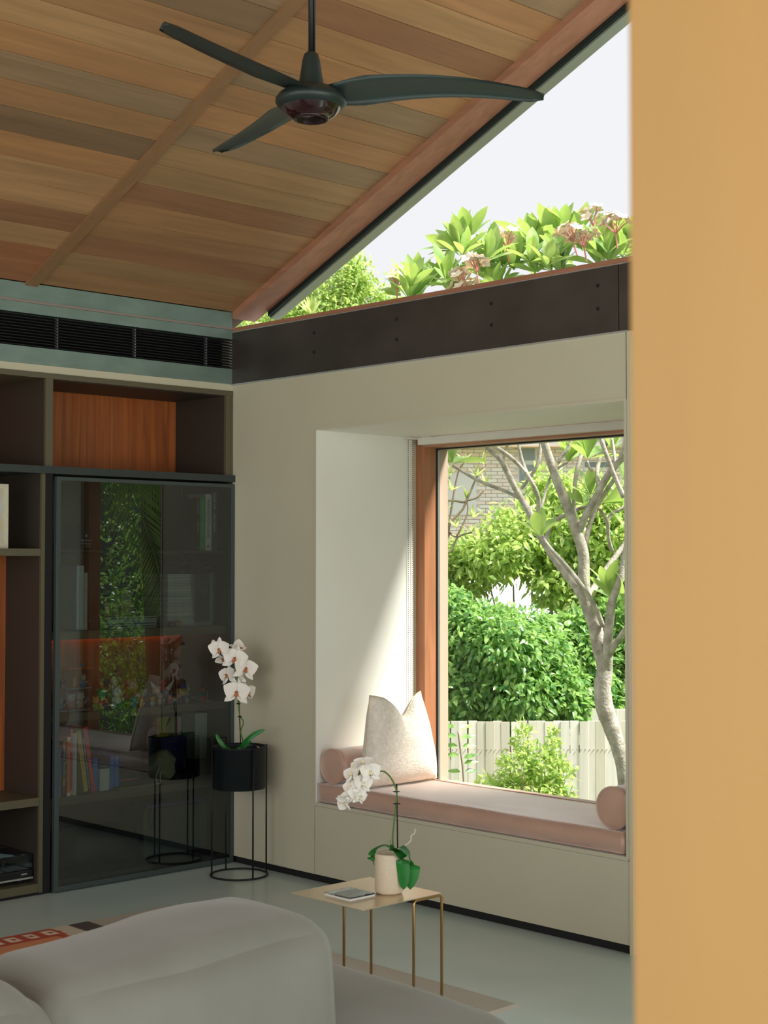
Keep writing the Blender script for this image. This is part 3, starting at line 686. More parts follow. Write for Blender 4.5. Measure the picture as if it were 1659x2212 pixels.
# ================================================================== RUG
rug = None
rx0, rx1, ry0, ry1 = 0.62, 2.70, -3.35, -0.84
NXg, NYg = 200, 250
xs = np.linspace(rx0, rx1, NXg+1); ys = np.linspace(ry0, ry1, NYg+1)
X, Y = np.meshgrid(xs, ys, indexing='ij')
Z = np.full_like(X, 0.012); Z[0, :] = Z[-1, :] = 0.0; Z[:, 0] = Z[:, -1] = 0.0
vv = np.stack([X, Y, Z], -1).reshape(-1, 3)
idx = np.arange((NXg+1)*(NYg+1)).reshape(NXg+1, NYg+1)
fc = np.stack([idx[:-1, :-1], idx[1:, :-1], idx[1:, 1:], idx[:-1, 1:]], -1).reshape(-1, 4)
me = bpy.data.meshes.new('rug'); me.from_pydata(vv.tolist(), [], fc.tolist())
def rugcol(x, y):
    c = 'b1aba0'
    if y < -1.27 and y > -1.37-0.6*max(0, x-1.2) and x < 1.15: c = '4d4440'            # dark shape
    if y <= -1.37 and x < 1.15:
        c = 'c9bfae'
        if y < -1.44-0.2*abs(x-0.70): c = 'b24a34'
        if y < -1.47 and x < 0.73 and 0.66 < x and ((y+5)/0.085) % 1 < 0.55: c = 'e0d6c4'
        if y < -1.47 and 0.68 < x < 0.71 and 0.15 < ((y+5)/0.085) % 1 < 0.40: c = 'b24a34'
        if x > 0.765 and y < -1.50: c = 'd08a62'
        if x > 1.0: c = 'b1aba0'
    d = math.hypot((x-1.98)/0.30, (y+0.98)/0.13)
    if 1.55 < x < 2.1 and -1.30 < y < -0.90:
        if math.hypot((x-1.78)/0.30, (y+1.12)/0.17) < 1: c = '8c7d70'
        if math.hypot((x-1.70)/0.22, (y+1.16)/0.11) < 1: c = 'd2cabb'
    return hexc(c)
ca_ = me.color_attributes.new('pattern', 'FLOAT_COLOR', 'POINT')
cols = np.array([rugcol(p[0], p[1]) for p in vv], dtype=np.float32); ca_.data.foreach_set('color', cols.reshape(-1))
m = mat('rug_pile', 'b8aa96', 0.95, bump=0.6, bscale=220, bump_dist=0.004); an = m.node_tree.nodes.new('ShaderNodeVertexColor'); an.layer_name = 'pattern'
m.node_tree.links.new(an.outputs[0], m.node_tree.nodes['Principled BSDF'].inputs['Base Color'])
me.transform(Matrix.Translation((-1.7, 2.1, 0)))
rug = link('rug', me, m); rug.location = (1.7, -2.1, 0.0); tag(rug, 'beige wool rug with a red, orange and charcoal pattern on the concrete floor', 'rug')

# ================================================================== SOFA
sf = empty('sofa', (3.0, -3.2, 0), 'low grey velvet sofa with rounded back cushions seen from behind', 'sofa')
def sfb(nm, c, size, r, **k): return soft_block(nm, size, r, M['sofa'], sf, loc=Vector(c)-sf.location, **k)
sfb('seat_base', (2.86, -3.42, 0.195), (1.42, 3.26, 0.33), 0.12, n=26, bulge=0.02, wob=0.012, seed=3)
sfb('seat_corner', (2.87, -2.29, 0.210), (1.46, 1.02, 0.32), 0.13, n=22, bulge=0.025, wob=0.014, seed=9)
def back(nm, c, size, r, seed, sag=0.03):
    o = sfb(nm, c, size, r, n=30, bulge=0.035, wob=0.018, seed=seed); o.rotation_euler = (0.045, 0, 0)
    return o
back('back_cushion', (3.18, -2.690, 0.418), (0.44, 0.82, 0.46), 0.095, 21)
back('back_cushion', (3.215, -3.505, 0.405), (0.46, 0.84, 0.49), 0.16, 33)
back('back_cushion', (3.19, -4.33, 0.40), (0.44, 0.82, 0.50), 0.15, 37)
for y in (-4.7, -2.2):
    for x in (2.4, 3.35): box('foot', Vector((x-0.03, y-0.03, 0.0124 if x < 2.7 else 0.0))-sf.location, Vector((x+0.03, y+0.03, 0.09))-sf.location, M['blackm'], sf)

# ================================================================== CEILING FAN
fc_ = at(672, 213, 5.0)
fan = empty('ceiling_fan', (fc_.x, fc_.y, fc_.z), 'charcoal three-bladed ceiling fan hanging on a rod from the cedar ceiling', 'fan')
zt_ = ZC+SL*fc_.x - fc_.z
u5 = 5.0/F_PX
bm = bmesh.new()
lathe(bm, [(0, 0.045), (0.03, 0.046), (0.055, 0.040), (0.085, 0.028), (0.108, 0.012), (0.118, -0.002), (0.119, -0.014), (0.112, -0.024), (0.095, -0.034), (0.083, -0.038)], 48); from_bm('motor_housing', bm, M['fan'], fan, True)
bm = bmesh.new(); lathe(bm, [(0.098, -0.0325), (0.090, -0.046), (0.078, -0.058), (0.062, -0.066), (0.057, -0.067)], 48); from_bm('lower_shade', bm, M['lens'], fan, True)
bm = bmesh.new(); lathe(bm, [(0.059, -0.0665), (0.058, -0.072), (0.053, -0.073), (0.049, -0.070), (0.048, -0.060), (0, -0.056)], 40); from_bm('lamp_ring', bm, mat('dark_chrome', '3a2c2e', 0.2, 0.7), fan, True)
bm = bmesh.new(); lathe(bm, [(0.046, 0.035), (0.040, 0.060), (0.035, 0.090), (0.030, 0.125), (0.024, 0.148), (0.015, 0.156), (0, 0.157)], 32); from_bm('canopy_cone', bm, M['fan'], fan, True)
tubeo('down_rod', [(0, 0, 0.14), (0, 0, zt_-0.03)], 0.0095, M['blackm'], fan, 16)
tubeo('power_cable', [(0.012, 0.004, 0.15), (0.013, 0.004, zt_-0.03)], 0.003, M['blackm'], fan, 6)
bm = bmesh.new(); lathe(bm, [(0.03, zt_-0.09), (0.055, zt_-0.06), (0.06, zt_+0.01)], 24); from_bm('ceiling_cup', bm, M['fan'], fan, True)
baz = math.atan2(RT.y, RT.x)
for k in range(3):
    bm = bmesh.new(); rows = []; n = 18; R0, R1 = 0.06, 0.775
    for i in range(n+1):
        t = i/n; r_ = R0+(R1-R0)*t
        ch = 0.205*(1-0.55*t)*(1 if t > 0.16 else 0.60+0.40*t/0.16) if t < 0.93 else 0.205*0.46*math.sqrt(max(0.02, 1-((t-0.93)/0.075)**2))
        tw = -math.radians(15-7*t); sweep = -0.05*math.sin(t*PI*0.9)+0.03*t; drop = 0.012+0.02*math.sin(t*PI)-0.01*t
        row = []
        for s in (1, -1):
            for c in (-0.5, -0.25, 0, 0.25, 0.5)[::s]:
                th = 0.0045*(1-(2*abs(c))**2)*s
                row.append(bm.verts.new((r_, sweep+c*ch*math.cos(tw), drop+c*ch*math.sin(tw)+th+0.010*(1-4*c*c))))
        rows.append(row)
    for a, b in zip(rows, rows[1:]):
        for q in range(10): bm.faces.new((a[q], a[(q+1) % 10], b[(q+1) % 10], b[q]))
    bm.faces.new(rows[0]); bm.faces.new(rows[-1][::-1])
    bmesh.ops.rotate(bm, verts=bm.verts, matrix=Matrix.Rotation(baz-0.02+k*2*PI/3, 3, 'Z'))
    from_bm('blade', bm, M['fanb'], fan, True)

# ================================================================== FOREGROUND TIMBER PANEL
pe = at(1363, 1106, 0.86)
pt = box('timber_panel', (pe.x, pe.y, 0.0), (pe.x+0.50, pe.y+0.045, 3.30), M['post'], None, 0.002)
tag(pt, 'honey coloured timber door panel close by on the right', 'panel')

# ================================================================== THINGS ON THE OPEN SHELVES
def yz(px, py, x): p = onp(px, py, 'x', x); return p.y, p.z
# picture frame, standing on the upper shelf at the left
x_ = -0.075; (yr, zt) = yz(17, 1046, x_); 
pf = empty('picture_frame', (x_, yr-0.11, 1.6105), 'white picture frame with a photo on the upper open shelf', 'picture frame')
w_, h_ = 0.11, zt-1.6105; b_ = 0.023
for nm, a, b in (('frame_side', (-0.008, -w_, 0), (0.008, -w_+b_, h_)), ('frame_side', (-0.008, w_-b_, 0), (0.008, w_, h_)), ('frame_side', (-0.008, -w_+b_, 0), (0.008, w_-b_, b_)), ('frame_side', (-0.008, -w_+b_, h_-b_), (0.008, w_-b_, h_))):
    box(nm, a, b, flat('cfcab4', 0.5), pf, 0.001)
box('photo', (-0.005, -w_+b_, b_), (0.0, w_-b_, h_-b_), mat('photo_print', 'c2b48a', 0.4, col2='b9c4c4', scale=14), pf)
# turntable on the bottom shelf
(yr, zb_) = yz(70, 1893, -0.04)
tt = empty('turntable', (-0.20, yr-0.215, 0.0555), 'black record player with a clear lid on the lowest open shelf', 'record player')
box('plinth', (-0.165, -0.215, 0.028), (0.165, 0.215, 0.062), flat('101216', 0.3), tt, 0.003)
box('silver_strip', (-0.167, -0.216, 0.020), (0.167, 0.216, 0.0285), flat('b9bcba', 0.3, 0.6), tt, 0.001)
smk = glass_mat('smoky_acrylic', (0.55, 0.6, 0.6, 1), 0.35)
bm = bmesh.new(); B(bm, (-0.163, -0.213, 0.063), (0.163, 0.213, 0.135), 0.003); from_bm('dust_cover', bm, smk, tt)
bm = bmesh.new(); lathe(bm, [(0, 0.064), (0.14, 0.064), (0.14, 0.072), (0, 0.072)], 40, (0, -0.03, 0)); from_bm('platter', bm, flat('1a1a1c', 0.3), tt, True)
tubeo('tone_arm', [(-0.11, 0.16, 0.085), (0.02, 0.15, 0.087), (0.09, 0.10, 0.082)], 0.004, flat('9aa0a4', 0.3, 0.8), tt, 8)
for x in (-0.12, 0.12):
    for y in (-0.17, 0.17):
        bm = bmesh.new(); lathe(bm, [(0, 0.0), (0.018, 0.0), (0.020, 0.02), (0, 0.02)], 16, (x, y, 0)); from_bm('foot', bm, flat('1c1d20'), tt, True)
text('badge_lettering', 'AUDIO', 0.010, (0.1665, 0.168, 0.045), (0, 1, 0), (0, 0, 1), flat('d8d8d8'), tt)

# ================================================================== THINGS BEHIND THE GLASS
def book(px0, px1, pyt, pyb, x, zsh, col, label, cat='book', grp=None, lean=0.0, name='book', title=None, tcol='e8e8e0', depth_=0.15, tsize=None, tpos=0.5, extra=()):
    """upright book; spine faces the room at plane x; pixel extents on that plane"""
    y0, zb = yz(px0, pyb, x); y1, _ = yz(px1, pyb, x); _, zt = yz((px0+px1)/2, pyt, x)
    w = y1-y0; h = (zt-zsh)
    b = empty(name, (x, (y0+y1)/2, zsh), label, cat, grp)
    if lean: b.rotation_euler = (lean, 0, 0); b.location.z += abs(math.sin(lean))*w/2
    t = min(0.003, w*0.2); h = h/math.cos(lean) if lean else h
    cm = flat(col, 0.45)
    box('spine', (-t, -w/2, 0), (0, w/2, h), cm, b, min(0.001, w/8))
    box('cover', (-depth_, -w/2, 0), (-t, -w/2+t*0.6, h), cm, b); box('cover', (-depth_, w/2-t*0.6, 0), (-t, w/2, h), cm, b)
    box('pages', (-depth_+0.004, -w/2+t*0.6, 0.003), (-t, w/2-t*0.6, h-0.004), M['paper'], b)
    if title:
        ts = tsize or w*0.62
        for tt_, f0, f1, c_ in (title if isinstance(title, list) else [(title, 0.12, 0.88, tcol)]):
            ln = (f1-f0)*h; zc = h*(1-(f0+f1)/2)
            text('title_lettering', tt_, ts, (0.0004, 0, zc), (0, 0, -1), (0, 1, 0), flat(c_), b, 0.0003, stretch=ln)
    for (za, zb2, c_) in extra:
        box('spine_band', (0, -w/2, h*za), (0.0006, w/2, h*zb2), flat(c_), b)
    return b
z4 = 0.4315; z3 = 0.8265; z2 = 1.2165; z1 = 1.6065
gl = 'books on the lowest glass cabinet shelf'
bx_ = -0.055
book(113, 119.5, 1612, 1720, bx_, z4, '4a3a6a', 'thin purple book at the far left of the lowest glazed shelf', grp=gl)
book(120, 131.5, 1620, 1720, bx_, z4, '2f74b8', 'blue maths textbook on the lowest glazed shelf', grp=gl, title=[('MATHS', 0.28, 0.70, '16324e'), ('7', 0.08, 0.14, 'd8c060')])
book(132, 135.4, 1605, 1719, bx_, z4, '1a1a1c', 'thin plain black book between the blue maths book and the orange tipped one', grp=gl)
book(135.6, 140.4, 1602, 1719, bx_, z4, '26201e', 'black and orange spine with white capitals, third in the book row', grp=gl, title=[('BRUCE PASCOE', 0.10, 0.33, 'e8e4da'), ('YOUNG DARK EMU', 0.36, 0.66, 'e8e4da')], extra=((0.90, 1.0, 'd87a30'), (0.20, 0.33, 'd87a30'), (0.06, 0.20, '9a3a2c')))
book(140.8, 144.4, 1611, 1717, bx_, z4, '1c1c20', 'slim black paperback left of the orange spine', grp=gl, title=[('Little Things', 0.10, 0.38, 'c8c8c4'), ('Trevor Cole', 0.45, 0.70, 'c8c8c4')])
book(144.8, 151.2, 1592, 1717, bx_, z4, 'd8762c', 'orange paperback with white bands at both ends', grp=gl, extra=((0.93, 1.0, 'e8dcd0'), (0.0, 0.06, 'e8dcd0')))
book(151.4, 156.2, 1575, 1716, bx_, z4, 'b8402a', 'tall orange and red spine beside the white books', grp=gl, extra=((0.66, 1.0, 'e08038'), (0.02, 0.08, 'e0b040')))
book(156.4, 160.0, 1583, 1715, bx_, z4, 'b5b6a8', 'tall pale beige spine, left of the pair', grp=gl)
book(160.3, 165.0, 1583, 1716, bx_, z4, 'c8ccce', 'tall white spine with faint grey marks', grp=gl)
book(182.5, 191, 1578, 1713, bx_, z4, 'c8b650', 'leaning yellow and teal picture book with red title', grp=gl, lean=0.148, title=[('Big Book of Big Animals', 0.20, 0.64, 'b0402c'), ('stories', 0.72, 0.84, '5a8a3a')], extra=((0, 0.035, '222222'),))
book(191.5, 197.8, 1583, 1712, bx_, z4, '26385a', 'leaning navy book with white capitals, left of the red one', grp=gl, lean=0.150, title=[('DRAWING & MORE DRAWING', 0.10, 0.92, 'd0d4d8')])
book(198.4, 206.2, 1569, 1712, bx_, z4, 'd8402e', 'leaning bright red book, tallest of its row', grp=gl, lean=0.150, title=[('the story of the earth', 0.42, 0.85, 'e88a70')])
def carton(name, px0, px1, pyt, pyb, x, zsh, col, label, cat, depth_=0.12, bev=0.002, top=None, grp=None, dz=0):
    y0, zb = yz(px0, pyb, x); y1, _ = yz(px1, pyb, x); _, zt = yz((px0+px1)/2, pyt, x)
    b = empty(name, (x, (y0+y1)/2, zsh+dz), label, cat, grp); w = y1-y0; h = zt-zsh-dz
    if top:
        box('lower_body', (-depth_, -w/2, 0), (0, w/2, h*top[0]), flat(col), b, bev); box('upper_sleeve', (-depth_, -w/2+0.0005, h*top[0]), (0, w/2-0.0005, h), flat(top[1]), b, bev)
    else: box('body', (-depth_, -w/2, 0), (0, w/2, h), flat(col), b, bev)
    b['h'] = h; b['w'] = w
    return b
b = carton('game_box', 200.5, 214, 1637, 1706, -0.10, z4, '2f74b8', 'bright blue box directly behind the leaning red book', 'box')
text('lettering', 'Book 1', 0.010, (0.0005, 0, b['h']*0.82), (0, 1, 0), (0, 0, 1), flat('9cc0dc'), b)
b = carton('product_box', 215.5, 236.5, 1636, 1706, -0.08, z4, 'b9c2b8', 'small white box with a dark upper sleeve among blue ones', 'box', top=(0.66, '3a4648'))
text('lettering', '2 in 1', 0.012, (0.0005, 0, b['h']*0.76), (0, 1, 0), (0, 0, 1), flat('c0c8c8'), b)
for q in ((237.5, 246.5, 'left of two matching bright blue books right of the white box'), (247.3, 256.8, 'right of two matching bright blue books right of the white box')):
    book(q[0], q[1], 1633, 1703, -0.10, z4, '2f74b8', q[2], grp='matching blue books', title=[('5', 0.05, 0.11, 'bcd4e8'), ('Handbook', 0.16, 0.24, 'bcd4e8')])
b = carton('dark_blue_case', 213, 236, 1618, 1704, -0.24, z4, '1e3c68', 'dark blue plastic case standing behind the white box', 'box', 0.1)
b = carton('storage_box', 258, 305, 1624, 1700, -0.27, z4, '5c665e', 'grey green lidded storage box at the back of the lowest glazed shelf', 'box', 0.13)
book_pile = carton('folder', 258, 300, 1660, 1694, -0.10, z4, '1c1e20', 'black folder with an orange stripe, lying right of the blue books', 'folder', 0.13, dz=0.012)
box('stripe', (0, -book_pile['w']/2+0.002, 0.024), (0.001, book_pile['w']/2-0.01, 0.028), flat('d8602e'), book_pile)
b = carton('magazine', 257, 345, 1697, 1700, -0.045, z4, '6e6a50', 'thin coloured magazine lying flat at the front of the lowest glazed shelf', 'magazine', 0.18, 0.0005)
# khaki drawstring bag
(y0, _), (y1, _) = yz(320, 1680, -0.12), yz(373, 1680, -0.12)
bg_ = empty('drawstring_bag', (-0.115, (y0+y1)/2, z4+0.006), 'crumpled khaki cloth drawstring bag on the lowest glazed shelf', 'bag')
bm = bmesh.new(); bmesh.ops.create_icosphere(bm, subdivisions=4, radius=1.0)
for v in bm.verts:
    p = v.co.copy(); p = Vector((p.x*0.07, p.y*(y1-y0)/2*(1.0-0.25*p.z), 0.082*(p.z+1)))
    q = mnoise.noise_vector(p*22)*0.016; p += q
    if p.z < 0: p.z = 0
    v.co = p
from_bm('bag_cloth', bm, mat('khaki_cloth', '8a8a68', 0.9, var=0.1, scale=20), bg_, True)
tubeo('drawstring', smooth_path([(0.06, -0.05, 0.09), (0.08, -0.085, 0.05), (0.085, -0.09, 0.01), (0.09, -0.07, 0.01), (0.085, -0.065, 0.05), (0.07, -0.045, 0.07)], 5), 0.003, flat('c2bfa4'), bg_, 6)
# navy box with lettering, yellow folder, magazine, white file box
b = carton('board_game_box', 347, 403, 1592, 1684, -0.20, z4, '20204e', 'navy boxed game with small lettering right of the khaki bag', 'box', 0.08)
text('lettering', 'BATTLE', 0.012, (0.0006, -0.008, b['h']*0.88), (0, 1, 0), (0, 0, 1), flat('6a6248'), b)
for k in range(9): text('small_print', 'place the cards in order'[:22-k % 3*3], 0.0055, (0.0006, -0.008, b['h']*(0.76-k*0.048)), (0, 1, 0), (0, 0, 1), flat('5c5c78'), b)
text('side_lettering', 'BRAINSTORM', 0.011, (0.0006, b['w']/2-0.016, b['h']*0.38), (0, 0, 1), (0, -1, 0), flat('4a78a8'), b)
b = carton('yellow_folder', 338, 364, 1549, 1684, -0.25, z4, '8a8424', 'tall yellow folder standing behind the khaki bag', 'folder', 0.03)
b = carton('magazine', 365, 382, 1549, 1684, -0.27, z4, '6c6c3c', 'magazine with a red edge standing behind the navy box', 'magazine', 0.02)
box('red_edge', (0, b['w']/2-0.006, 0.01), (0.001, b['w']/2, b['h']), flat('b02430'), b)
b = carton('white_folder', 382, 391, 1548, 1684, -0.29, z4, '9aa69c', 'slim pale grey folder at the back, left of the white file box', 'folder', 0.02)
b = carton('file_box', 421, 447, 1541, 1643, -0.20, z4, 'aab8aa', 'tall white file box standing at the right of the lowest glazed shelf', 'box', 0.12, dz=0.085)
b = carton('black_pouch', 378, 423, 1668, 1686, -0.07, z4, '101014', 'low black zip pouch in front of the navy box', 'pouch', 0.08, 0.006)
for k in range(3): box('zip_pull', (0, -0.04+k*0.04, 0.006), (0.004, -0.036+k*0.04, 0.02), flat('8a8c90', 0.3, 0.8), b)
b = carton('black_case', 424, 447, 1645, 1684, -0.17, z4, '131316', 'small black case under the white file box', 'case', 0.12, 0.004); b.location.z = z4
# --- upper glazed shelves
b = book(424.5, 431.5, 1075, 1190, -0.09, z1, '23262a', 'black garden book, first of the row at the top right', name='book', grp='garden books on the top glazed shelf', title=[('THE CITY', 0.10, 0.32, 'c8ccd0'), ('RICHARD', 0.46, 0.66, 'c8ccd0'), ('O', 0.93, 0.97, 'c8ccd0')], tsize=0.0055)
book(432, 443, 1075, 1190, -0.09, z1, '2f8a34', 'bright green garden book second in the row', grp='garden books on the top glazed shelf', title=[('THE NATURAL GARDENER', 0.06, 0.38, '9cd89c'), ('RICHARD UNSWORTH', 0.46, 0.72, '9cd89c'), ('O', 0.93, 0.97, 'c8dcc8')], tsize=0.007)
book(443.5, 456.5, 1067, 1190, -0.09, z1, 'b9b9a8', 'thick cream garden book third in the row', grp='garden books on the top glazed shelf', title=[('THE NEW AUSTRALIAN GARDEN', 0.08, 0.78, '26282a'), ('&', 0.90, 0.95, '26282a')])
book(457.5, 469, 1062, 1190, -0.09, z1, '2c4238', 'dark green garden book at the right end of the row', grp='garden books on the top glazed shelf', title=[('Garden Life', 0.02, 0.30, 'a8b8b0'), ('Richard Unsworth', 0.38, 0.68, 'a8b8b0')])
b = carton('boxed_set', 172, 195.5, 1138, 1180, -0.25, z1, '2a3038', 'dark box with white lettering on the top glazed shelf', 'box')
text('lettering', 'Minnamurra', 0.012, (0.0006, 0.006, b['h']*0.42), (0, 1, 0), (0, 0, 1), flat('b8c0c4'), b); text('lettering', 'Rainforest', 0.012, (0.0006, 0.006, b['h']*0.28), (0, 1, 0), (0, 0, 1), flat('b8c0c4'), b); text('lettering', 'Centre & Walks', 0.008, (0.0006, 0.006, b['h']*0.15), (0, 1, 0), (0, 0, 1), flat('b8c0c4'), b)
bm = bmesh.new(); lathe(bm, [(0, 0), (0.006, 0), (0.006, 0.001), (0, 0.001)], 16); bmesh.ops.rotate(bm, verts=bm.verts, matrix=Matrix.Rotation(PI/2, 3, 'Y')); o = from_bm('emblem', bm, flat('9aa49a'), b); o.location = (0.0006, 0.006, b['h']*0.62)
gw = 'white binders on the middle glazed shelf'
book(165, 171, 1222, 1361, -0.11, z2, 'a8b4bc', 'slim white spine, left of three on the middle glazed shelf', grp=gw)
book(172, 181, 1222, 1361, -0.11, z2, 'aab8ac', 'wide pale green white spine, middle of three on the middle glazed shelf', grp=gw)
book(181.6, 188.5, 1237, 1360, -0.11, z2, 'a4aea0', 'shorter pale spine, right of three on the middle glazed shelf', grp=gw)
# stacked magazines, low pile
gm = 'flat magazines in the low pile'
ord_ = ['first', 'second', 'third', 'fourth', 'fifth', 'sixth', 'seventh', 'eighth', 'ninth', 'tenth', '11th', '12th', '13th', '14th', '15th', '16th', '17th', '18th', '19th', '20th', '21st', '22nd', '23rd', '24th', '25th', '26th', '27th', '28th', '29th', '30th', '31st', '32nd', '33rd', '34th']
cs = ['8a9a8c', '5c4a48', '8c9aa0', '3a4a4c', 'a0a89c', '70888c', '9aa49a', '4a5250', '8c8c80']
for k, c in enumerate(cs):
    (y0, _), (y1, _) = yz(234+rnd.uniform(-2, 2), 1350, -0.13), yz(341+rnd.uniform(-4, 2), 1350, -0.13)
    o = box('magazine', (-0.30, y0, z2+k*0.0065), (-0.13+rnd.uniform(-0.004, 0.004), y1, z2+k*0.0065+0.006), flat(c), None, 0.0004)
    tag(o, 'magazine lying flat in the low pile under the stone model, %s from the bottom' % ord_[k], 'magazine', gm)
# tall stack of magazines in a plastic bag
gt = 'magazines in the tall stack'
ord_ = ['first', 'second', 'third', 'fourth', 'fifth', 'sixth', 'seventh', 'eighth', 'ninth', 'tenth', '11th', '12th', '13th', '14th', '15th', '16th', '17th', '18th', '19th', '20th', '21st', '22nd', '23rd', '24th', '25th', '26th', '27th', '28th', '29th', '30th', '31st', '32nd', '33rd', '34th']
zk = z2; 
for k in range(34):
    (y0, _), (y1, _) = yz(362+rnd.uniform(-1, 1), 1300, -0.12), yz(421.5+rnd.uniform(-1.2, 1.2), 1300, -0.12)
    t = rnd.uniform(0.0055, 0.0085)
    o = box('magazine', (-0.33, y0, zk), (-0.12+rnd.uniform(-0.003, 0.003), y1, zk+t), flat(rnd.choice(['a8ae9e', '9ea698', 'b2b6a8', '96a094'])), None, 0.0005); zk += t+0.0009
    tag(o, 'pale magazine in the tall stack on the middle glazed shelf, %s from the bottom' % ord_[k], 'magazine', gt)
(y0, _), (y1, zt) = yz(424, 1300, -0.10), yz(464, 1211, -0.10)
pb = empty('plastic_bag', (-0.20, (y0+y1)/2, z2), 'clear plastic bag of printed sheets beside the tall magazine stack', 'bag')
wv = (y1-y0)/2; hv = zt-z2
prof = [(-wv, 0), (wv-0.006, 0), (wv, 0.02), (wv+0.003, hv*0.70), (wv-0.012, hv*0.86), (wv-0.04, hv*0.95), (-wv, hv*1.02), (-wv-0.03, hv*1.08), (-wv-0.07, hv*0.98), (-wv-0.09, hv*0.96), (-wv-0.09, hv*0.93), (-wv-0.03, hv*0.97)]
bm = bmesh.new(); vs = [[bm.verts.new((x, y+0.002*math.sin(z*90), z)) for y, z in prof] for x in (0.10, -0.10)]
bm.faces.new(vs[0])
for i in range(len(prof)): j = (i+1) % len(prof); bm.faces.new((vs[0][i], vs[1][i], vs[1][j], vs[0][j]))
from_bm('bag_film', bm, glass_mat('bag_film', (0.72, 0.76, 0.74, 1), 0.55, 0.2), pb)
box('sheet', (0.0, -wv+0.004, 0.02), (0.09, wv-0.028, hv*0.80), mat('printed_sheet', '5a605c', 0.6, col2='2a2c2e', scale=28), pb)
box('sheet', (0.0, wv-0.026, 0.004), (0.092, wv-0.006, hv*0.80), flat('9aa49e'), pb); box('sheet', (0.0, -wv-0.006, 0.0), (0.094, wv-0.01, 0.022), flat('a4aca0'), pb)
# stone model building and small clock
(y0, _), (y1, _) = yz(217, 1330, -0.14), yz(252, 1330, -0.14)
zb5 = z2+9*0.0065+0.002
mb = empty('model_building', (-0.18, yz(240, 1330, -0.16)[0]+0.01, zb5), 'little tan stone model building with a green roof on the magazines', 'model')
tan = flat('8a7c54', 0.8)
for a, b in (((-0.03, -0.055, 0), (0.03, -0.030, 0.072)), ((-0.03, 0.0, 0), (0.03, 0.028, 0.060)), ((-0.025, -0.03, 0), (0.0, 0.0, 0.055))): box('wall_block', a, b, tan, mb, 0.001)
for y in (-0.022, -0.008): tubeo('column', [(0.02, y, 0), (0.02, y, 0.055)], 0.004, tan, mb, 8)
box('lintel', (-0.02, -0.032, 0.055), (0.03, 0.002, 0.066), tan, mb, 0.001); box('tower', (-0.02, -0.045, 0.072), (0.01, -0.028, 0.098), tan, mb, 0.001)
bm = bmesh.new(); r = bmesh.ops.create_cone(bm, cap_ends=True, segments=4, radius1=0.030, radius2=0.004, depth=0.03, matrix=Matrix.Translation((0, 0.008, 0.077))@Matrix.Rotation(PI/4, 4, 'Z')); from_bm('roof', bm, flat('2f6a50'), mb)
yc, zc_ = yz(273, 1330, -0.2)
ck = empty('mantel_clock', (-0.22, yc, zb5), 'small arched tan clock with a grey oval dial behind the model building', 'clock')
bm = bmesh.new(); pr = [(-0.03, 0), (0.03, 0), (0.03, 0.10)]+[(0.03*math.cos(a), 0.10+0.03*math.sin(a)) for a in (0.5, 1.0, PI/2, 2.1, 2.6)]+[(-0.03, 0.10)]
vs = [[bm.verts.new((x, y, z)) for y, z in pr] for x in (0.018, -0.018)]; bm.faces.new(vs[0]); bm.faces.new(vs[1][::-1])
for i in range(len(pr)): j = (i+1) % len(pr); bm.faces.new((vs[0][i], vs[1][i], vs[1][j], vs[0][j]))
from_bm('clock_case', bm, tan, ck)
bm = bmesh.new(); lathe(bm, [(0, 0), (0.020, 0), (0.020, 0.004), (0, 0.004)], 24); bmesh.ops.rotate(bm, verts=bm.verts, matrix=Matrix.Rotation(PI/2, 3, 'Y')); o = from_bm('dial', bm, flat('5c6c68'), ck); o.location = (0.018, 0, 0.088); o.scale = (1, 0.9, 1.25)
(y0, _) = yz(380, 1350, -0.07)
wt = empty('wooden_toy', (-0.075, y0, z2), 'little wooden toy with a red end lying in front of the tall magazines', 'toy')
bm = bmesh.new(); bmesh.ops.create_icosphere(bm, subdivisions=2, radius=0.017, matrix=Matrix.Translation((0, 0.014, 0.017))@Matrix.Diagonal((1, 1.4, 1, 1))); from_bm('body', bm, flat('8a7040'), wt, True)
bm = bmesh.new(); lathe(bm, [(0, -0.02), (0.013, -0.018), (0.014, 0.012), (0, 0.014)], 16); bmesh.ops.rotate(bm, verts=bm.verts, matrix=Matrix.Rotation(PI/2, 3, 'X')); o = from_bm('red_end', bm, flat('5a1c18'), wt, True); o.location = (0, -0.022, 0.0145)
# --- clear display cases with toys
gd = 'clear acrylic display cases'
ac = glass_mat('acrylic', (0.90, 0.93, 0.94, 1), 0.35)
for (a, b, t, bt, lab) in ((122, 163.5, 1489, 1537, 'clear display case at the far left of the toy shelf'), (164, 198, 1489, 1537, 'lower right clear display case of the toy shelf'), (145, 199, 1442, 1489, 'clear display case stacked on top of the two others')):
    (y0, _), (y1, _) = yz(a, bt, -0.12), yz(b, bt, -0.12); _, zt = yz(a, t, -0.12); zb_ = z3 if bt > 1500 else z3+0.105
    zt = z3+0.104 if bt > 1500 else z3+0.205
    d = empty('display_case', (-0.17, (y0+y1)/2, zb_), lab, 'display case', gd); w = (y1-y0)/2-0.0015; h = zt-zb_-0.001
    box('case_base', (-0.05, -w, 0), (0.05, w, 0.005), flat('8c98a0'), d)
    bm = bmesh.new(); B(bm, (-0.049, -w+0.001, 0.0055), (0.049, w-0.001, h), 0.001); from_bm('case_cover', bm, ac, d)
